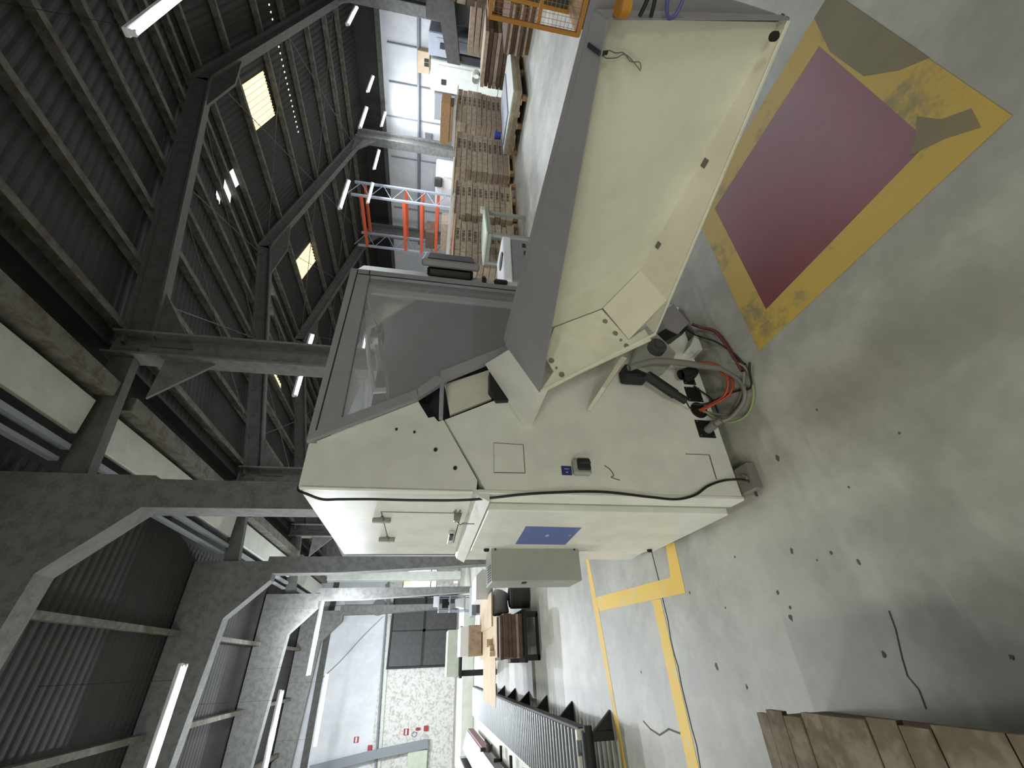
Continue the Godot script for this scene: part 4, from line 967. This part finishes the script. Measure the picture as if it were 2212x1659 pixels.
func right_side():
	var pm = mat(Color.WHITE, 0.9)
	pm.albedo_texture = print_tex()
	pm.transparency = BaseMaterial3D.TRANSPARENCY_ALPHA_SCISSOR
	pm.alpha_scissor_threshold = 0.5
	# four stacks of flat cartons; each layer one long printed carton and one short one
	var st = [[7.25, 8.80, "nearest the hood"], [9.08, 10.50, "second from the hood"], [11.05, 12.95, "third from the hood"], [13.55, 15.75, "farthest from the hood"]]
	var nth = ["bottom", "second from the bottom", "third from the bottom", "fourth from the bottom", "fifth from the bottom", "fifth from the top", "fourth from the top", "third from the top", "second from the top", "topmost"]
	for s in st:
		pallet("wooden pallet under the carton stack " + s[2], s[0] - 0.05, s[1] + 0.02, -6.1, -7.0, "pallets under the carton stacks")
		var wd = s[1] - s[0]
		for k in 10:
			var y = 0.146 + k * 0.1365 * (1.0 + 0.02 * (s[0] - 7.2))
			var h = 0.128 * (1.0 + 0.02 * (s[0] - 7.2))
			var j = rng.randf_range(-0.03, 0.03)
			var xm = s[0] + wd * 0.3 + rng.randf_range(-0.03, 0.03)
			var m = [M.card, M.card_light, M.card, M.card_light][rng.randi() % 4]
			var t = thing("carton", "long printed carton, %s in the stack %s" % [nth[k], s[2]], "carton", V(s[0], y, -6.6), "printed cartons on pallets")
			part(t, "box", MB.new().box(V(xm + 0.006, y, -6.98 + j), V(s[1] + j, y + h, -6.2 + j * 0.5), 0.006), m)
			part(t, "print", MB.new().quad(V(xm + wd * 0.22, y + h * 0.2, -6.198 + j * 0.5), V(xm + wd * 0.5, y + h * 0.2, -6.198 + j * 0.5), V(xm + wd * 0.5, y + h * 0.85, -6.198 + j * 0.5), V(xm + wd * 0.22, y + h * 0.85, -6.198 + j * 0.5)), pm)
			solo("short_carton", MB.new().box(V(s[0] + j, y, -6.97 + j), V(xm - 0.006, y + h, -6.2 + j * 0.4), 0.006), m, "short plain carton, %s in the stack %s" % [nth[k], s[2]], "carton", "plain cartons on pallets")
		var yt = 0.146 + 10 * 0.1365 * (1.0 + 0.02 * (s[0] - 7.2))
		solo("cover_sheet", MB.new().box(V(s[0] - 0.03, yt + 0.002, -7.0), V(s[1] + 0.15, yt + 0.03, -6.15), 0.003), M.card_pale, "thin pale cover sheet on top of the carton stack " + s[2], "sheet", "cover sheets on carton stacks")
	# long pale panel lying across the stacks
	solo("long_panel", MB.new().box(V(6.9, 1.60, -7.25), V(13.0, 1.68, -6.98), 0.004), M.white, "long white panel resting behind the tops of the carton stacks", "panel")
	# pale green sample table in front of the stacks
	var t = thing("side_bench", "small pale green topped table with grey legs before the carton stacks", "table", V(7.3, 0, -5.2))
	part(t, "top", MB.new().prism([V(8.3, 0.90, -5.45), V(6.83, 0.90, -4.995), V(6.62, 0.90, -5.62), V(8.1, 0.90, -6.05)], V(0, 0.03, 0)), M.palegreen)
	part(t, "apron", MB.new().bar(V(8.28, 0.86, -5.46), V(6.85, 0.86, -5.02), 0.03, 0.06).bar(V(6.84, 0.86, -5.02), V(6.65, 0.86, -5.60), 0.03, 0.06), M.greybox)
	for q in [[8.2, -5.5], [6.88, -5.07], [6.68, -5.58], [8.05, -6.0]]: part(t, "leg", MB.new().box(V(q[0] - 0.035, 0, q[1] - 0.035), V(q[0] + 0.035, 0.9, q[1] + 0.035), 0.006), M.greybox)
	part(t, "corner_cap", MB.new().box(V(8.17, 0.9, -5.53), V(8.30, 1.0, -5.42), 0.01), M.palegreen)
	# low white appliance with a black oval plate
	var lo = thing("white_unit", "low white unit with a black oval plate behind the table flange", "cabinet", V(5.7, 0, -4.9))
	part(lo, "body", MB.new().box(V(5.15, 0, -5.2), V(6.2, 0.56, -4.6), 0.015), M.flange)
	part(lo, "top", MB.new().box(V(5.13, 0.56, -5.22), V(6.22, 0.71, -4.58), 0.02), M.white)
	part(lo, "oval_plate", MB.new().cyl(V(5.75, 0.70, -4.75), V(5.75, 0.722, -4.75), 0.16, 28), M.black)
	part(lo, "dark_switch", MB.new().box(V(6.0, 0.3, -4.605), V(6.1, 0.36, -4.59), 0.004).box(V(5.8, 0.28, -4.605), V(5.9, 0.34, -4.59), 0.004), M.dark)
	solo("scrap_box", MB.new().box(V(5.3, 0.711, -5.15), V(5.5, 0.78, -4.95), 0.01), M.card_light, "small tan box behind the white unit", "box")
	# low pallet with panels
	pallet("long pallet under the white and grey panels in the aisle", 11.3, 14.3, -4.35, -5.75, "long pallets in the aisle")
	var ph = [["brown lower board pile on the long aisle pallet", 0.146, 0.24, M.card], ["pale brown upper board pile on the long aisle pallet", 0.242, 0.33, M.card_light], ["white top panel on the long aisle pallet", 0.332, 0.37, M.offwhite]]
	for p in ph: solo("board_pile", MB.new().box(V(11.35, p[1], -5.8), V(14.4, p[2], -4.28), 0.006), p[3], p[0], "boards", "boards on the long pallet")
	solo("grey_board", MB.new().box(V(11.6, 0.372, -5.7), V(14.0, 0.40, -4.9), 0.004), M.rackgrey, "grey panel laid on the white panels of the long pallet", "panel")
	solo("blue_bucket", MB.new().cyl(V(12.4, 0.40, -5.85), V(12.4, 0.58, -5.85), 0.09, 16, 0.11), mat(Color(0.2, 0.3, 0.6), 0.5), "small blue bucket beside the grey panel", "bucket")
	# dark brown piles of boards
	var bp = [[12.6, 15.2, -4.0, -3.0, 0.10, 0.62, M.card_dark, "low dark brown board pile just behind the yellow cage"], [14.7, 16.6, -5.6, -4.2, 0.10, 1.05, M.card_dark, "tall dark brown board pile behind the long pallet"], [16.9, 19.0, -5.6, -4.2, 0.0, 1.5, M.card, "stack of brown boards far back beside the grey wall machines"], [15.6, 18.0, -4.0, -2.6, 0.0, 2.2, M.card_dark, "highest brown board stack at the edge above the cage"]]
	for p in bp:
		var o = thing("board_stack", p[7], "boards", V(p[0], p[4], p[2]), "brown board stacks")
		var n = 8
		for k in n:
			var ya = p[4] + (p[5] - p[4]) * k / n
			var yb = p[4] + (p[5] - p[4]) * (k + 0.86) / n
			var j = rng.randf_range(-0.06, 0.06)
			part(o, "board", MB.new().box(V(p[0] + j, ya, p[2]), V(p[1] + j, yb, p[3] + j * 0.5)), M.card if (k * 7 + int(p[0])) % 3 == 0 else p[6])
		if p[4] > 0: part(o, "bearer", MB.new().box(V(p[0] + 0.2, 0, p[2]), V(p[0] + 0.4, p[4], p[3])).box(V(p[1] - 0.4, 0, p[2]), V(p[1] - 0.2, p[4], p[3])), M.wood)
	solo("white_sack", MB.new().tube([V(14.85, 1.17, -5.5), V(15.05, 1.2, -5.5), V(15.25, 1.17, -5.5)], 0.13, 14), M.white, "rounded white sack on the tall brown board pile by the farthest cartons", "sack")
	# yellow mesh cage trolley
	var c = thing("cage_trolley", "yellow tube frame trolley with wire mesh sides at the right edge", "trolley", V(7.4, 0, -1.4))
	var fp = [V(6.97, 1.30, -1.85), V(7.0, 0.10, -1.85), V(7.0, 0.10, -0.3), V(6.97, 1.30, -0.3)]
	var tb = MB.new()
	for k in 4: tb.bar(fp[k], fp[(k + 1) % 4], 0.05, 0.05)
	tb.bar(V(7.0, 0.66, -1.85), V(7.0, 0.66, -0.3), 0.045, 0.045)
	tb.bar(V(7.9, 0.1, -1.85), V(7.9, 1.3, -1.85), 0.05, 0.05).bar(fp[0], V(7.9, 1.3, -1.85), 0.05, 0.05).bar(fp[1], V(7.9, 0.1, -1.85), 0.05, 0.05).bar(V(7.0, 0.1, -0.3), V(7.9, 0.1, -0.3), 0.05, 0.05).bar(V(7.9, 0.1, -1.85), V(7.9, 0.1, -0.3), 0.05, 0.05)
	part(c, "frame", tb, M.cage)
	var ms = MB.new()
	var yy = 0.15
	while yy < 1.28:
		ms.bar(V(6.99, yy, -1.83), V(6.99, yy, -0.3), 0.004, 0.004)
		yy += 0.055
	var zz = -1.8
	while zz < -0.3:
		ms.bar(V(6.99, 0.1, zz), V(6.99, 1.3, zz), 0.004, 0.004, Vector3.RIGHT)
		zz += 0.055
	part(c, "wire_mesh", ms, M.cage).set_meta("kind", "stuff")
	part(c, "base_board", MB.new().box(V(7.02, 0.11, -1.83), V(7.88, 0.14, -0.3)), M.wood)
	for q in [[7.05, -1.75], [7.85, -1.75], [7.05, -0.4]]: part(c, "wheel", MB.new().cyl(V(q[0] - 0.02, 0.045, q[1]), V(q[0] + 0.02, 0.045, q[1]), 0.045, 16), M.black)
	solo("dark_green_bin", MB.new().box(V(8.2, 0.5, -1.9), V(8.7, 1.25, -1.4), 0.03).box(V(8.2, 0.0, -1.9), V(8.7, 0.5, -1.4), 0.01), mat(Color(0.16, 0.2, 0.15), 0.6), "dark green bin behind the yellow cage", "bin")
	solo("brown_carton", MB.new().box(V(7.15, 0.145, -1.3), V(7.6, 0.5, -0.6), 0.01), M.card_dark, "dark brown carton inside the yellow cage", "carton")
	# orange and grey pallet racking by the right wall
	var r = thing("pallet_rack", "tall pallet rack of grey posts and orange beams by the right wall", "rack", V(18.0, 0, -13.6))
	for z in [-12.1, -14.9]:
		for x in [18.0, 19.0]: part(r, "post", MB.new().box(V(x - 0.05, 0, z - 0.05), V(x + 0.05, 6.2, z + 0.05), 0.005), M.rackgrey)
		var lat = MB.new()
		for k in 6:
			lat.bar(V(18.0, 0.4 + k, z), V(19.0, 0.9 + k, z), 0.025, 0.025).bar(V(19.0, 0.9 + k, z), V(18.0, 1.4 + k, z), 0.025, 0.025)
		part(r, "lattice", lat, M.rackgrey)
	for y in [1.45, 2.32, 3.05, 3.85, 5.75]:
		for x in [17.96, 19.04]: part(r, "beam", MB.new().box(V(x - 0.03, y - 0.07, -14.9), V(x + 0.03, y + 0.07, -12.1), 0.005), M.orange)
	solo("rack_crate", MB.new().box(V(18.0, 2.40, -14.6), V(18.9, 2.85, -13.6), 0.01), M.card_dark, "dark brown crate on the low orange rack beam", "crate")
	solo("rack_carton", MB.new().box(V(18.0, 1.53, -14.7), V(18.9, 2.1, -13.0), 0.01), M.card, "brown carton on the bottom orange rack beam", "carton")
	# wooden crates on a shelf above the stacks
	solo("wood_bundle", MB.new().box(V(16.0, 1.92, -8.2), V(16.8, 2.24, -6.8), 0.01).box(V(16.05, 1.8, -8.1), V(16.75, 1.92, -6.9)), M.wood, "bundle of pale timber on a high shelf behind the carton stacks", "timber")
	solo("timber_stand", MB.new().box(V(16.05, 0, -8.1), V(16.15, 1.8, -6.9)).box(V(16.65, 0, -8.1), V(16.75, 1.8, -6.9)).box(V(16.0, 1.72, -8.2), V(16.8, 1.8, -6.8)), M.rackgrey, "grey stand under the timber bundle", "stand")
	# white machines and boxes at the wall
	solo("wall_pipe", MB.new().tube([V(22.5, 3.55, 5.0), V(22.5, 3.56, -18.0)], 0.07, 8, false), M.pipe, "level white pipe along the right wall", "pipe")
	var wb = thing("wall_box", "cream box with a dark window high on the right wall", "box", V(22.4, 3.4, -8.0))
	part(wb, "case", MB.new().box(V(22.2, 3.05, -8.4), V(22.6, 3.58, -7.55), 0.02), M.card_pale)
	part(wb, "dark_window", MB.new().box(V(22.19, 3.08, -8.1), V(22.2, 3.28, -7.95)).box(V(22.19, 3.08, -7.93), V(22.2, 3.28, -7.8)), M.black)
	solo("white_machine", MB.new().box(V(20.5, 0, -14.0), V(20.98, 2.55, -11.45), 0.06).box(V(20.3, 1.0, -12.0), V(20.5, 2.2, -11.3), 0.03), M.white, "tall rounded white machine with grey end behind the carton stacks", "machine")
	solo("machine_end", MB.new().box(V(20.32, 2.22, -12.6), V(20.49, 2.6, -12.1), 0.05), M.inner, "dark grey end cap on the tall white machine", "machine part")
	var gm = [[20.6, 22.2, -8.35, -7.2, 0.0, 2.9, M.offwhite, "pale grey machine under the cream wall box"], [20.8, 22.2, -9.6, -8.5, 0.0, 2.75, M.pipe, "blue grey cabinet machine next to the pale grey one"], [20.6, 22.2, -7.1, -6.3, 0.0, 3.0, M.rackgrey, "grey machine left of the pale wall machine, partly behind the boards"], [20.4, 22.3, -5.9, -3.4, 0.0, 3.1, M.inner, "big dark grey machine at the right edge beyond the board stacks"]]
	for g in gm:
		var o = thing("wall_machine", g[7], "machine", V(g[0], 0, g[2]), "machines along the right wall")
		part(o, "case", MB.new().box(V(g[0], g[4], g[2]), V(g[1], g[5], g[3]), 0.04), g[6])
		part(o, "access_door", MB.new().box(V(g[0] - 0.02, g[4] + 0.9, g[2] + 0.15), V(g[0] + 0.01, g[5] - 0.3, g[3] - 0.15), 0.02), g[6])
		part(o, "display", MB.new().box(V(g[0] - 0.06, g[5] - 0.65, g[2] + 0.3), V(g[0] - 0.02, g[5] - 0.45, g[2] + 0.5), 0.01), M.dark)
	solo("blue_case", MB.new().box(V(15.7, 2.205, -3.95), V(16.0, 2.42, -3.6), 0.02), mat(Color(0.25, 0.31, 0.42), 0.6), "blue grey case on top of the highest brown board stack", "case")
	solo("white_carton", MB.new().box(V(15.7, 2.205, -3.5), V(16.1, 2.38, -3.1), 0.01), M.white, "small white carton next to the blue grey case", "carton")
	var ch = thing("chip_conveyor", "sloping dark grey conveyor of the big machine at the right edge", "conveyor", V(20.0, 0, -6.0))
	part(ch, "chute", MB.new().prism([V(19.9, 2.9, -4.4), V(19.9, 2.2, -7.0), V(19.9, 1.7, -7.0), V(19.9, 2.2, -4.4)], V(0.4, 0, 0)), M.inner)
	part(ch, "support", MB.new().box(V(20.0, 0, -6.9), V(20.2, 1.8, -6.7), 0.01), M.dark)
	part(ch, "support", MB.new().box(V(20.0, 0, -4.7), V(20.2, 2.3, -4.5), 0.01), M.dark)
	part(ch, "hose", MB.new().tube([V(19.88, 2.9, -5.0), V(19.8, 3.3, -4.8), V(19.9, 3.4, -4.4), V(20.1, 3.0, -4.2)], 0.06, 8), M.rubber)
	# vertical drops of conduit on the right wall
	var cd = [[-10.6, 5.1, 2.2, "conduit on the right wall beside the small grey plate"], [-9.1, 4.9, 2.6, "conduit dropping above the blue grey machine"], [-12.6, 5.0, 2.4, "conduit above the tall white machine"], [-15.6, 5.0, 1.6, "conduit between the orange rack beams"], [-7.6, 4.9, 3.6, "short conduit over the cream wall box"]]
	for q in cd: solo("conduit", MB.new().tube([V(22.56, q[1], q[0]), V(22.56, q[2], q[0])], 0.035, 8, false), M.pipe, q[3], "conduit", "conduits on the right wall")
	solo("wall_plate", MB.new().box(V(22.52, 2.9, -11.4), V(22.6, 3.25, -11.1), 0.01), M.pipe, "small grey plate on the right wall below the pipe", "plate")
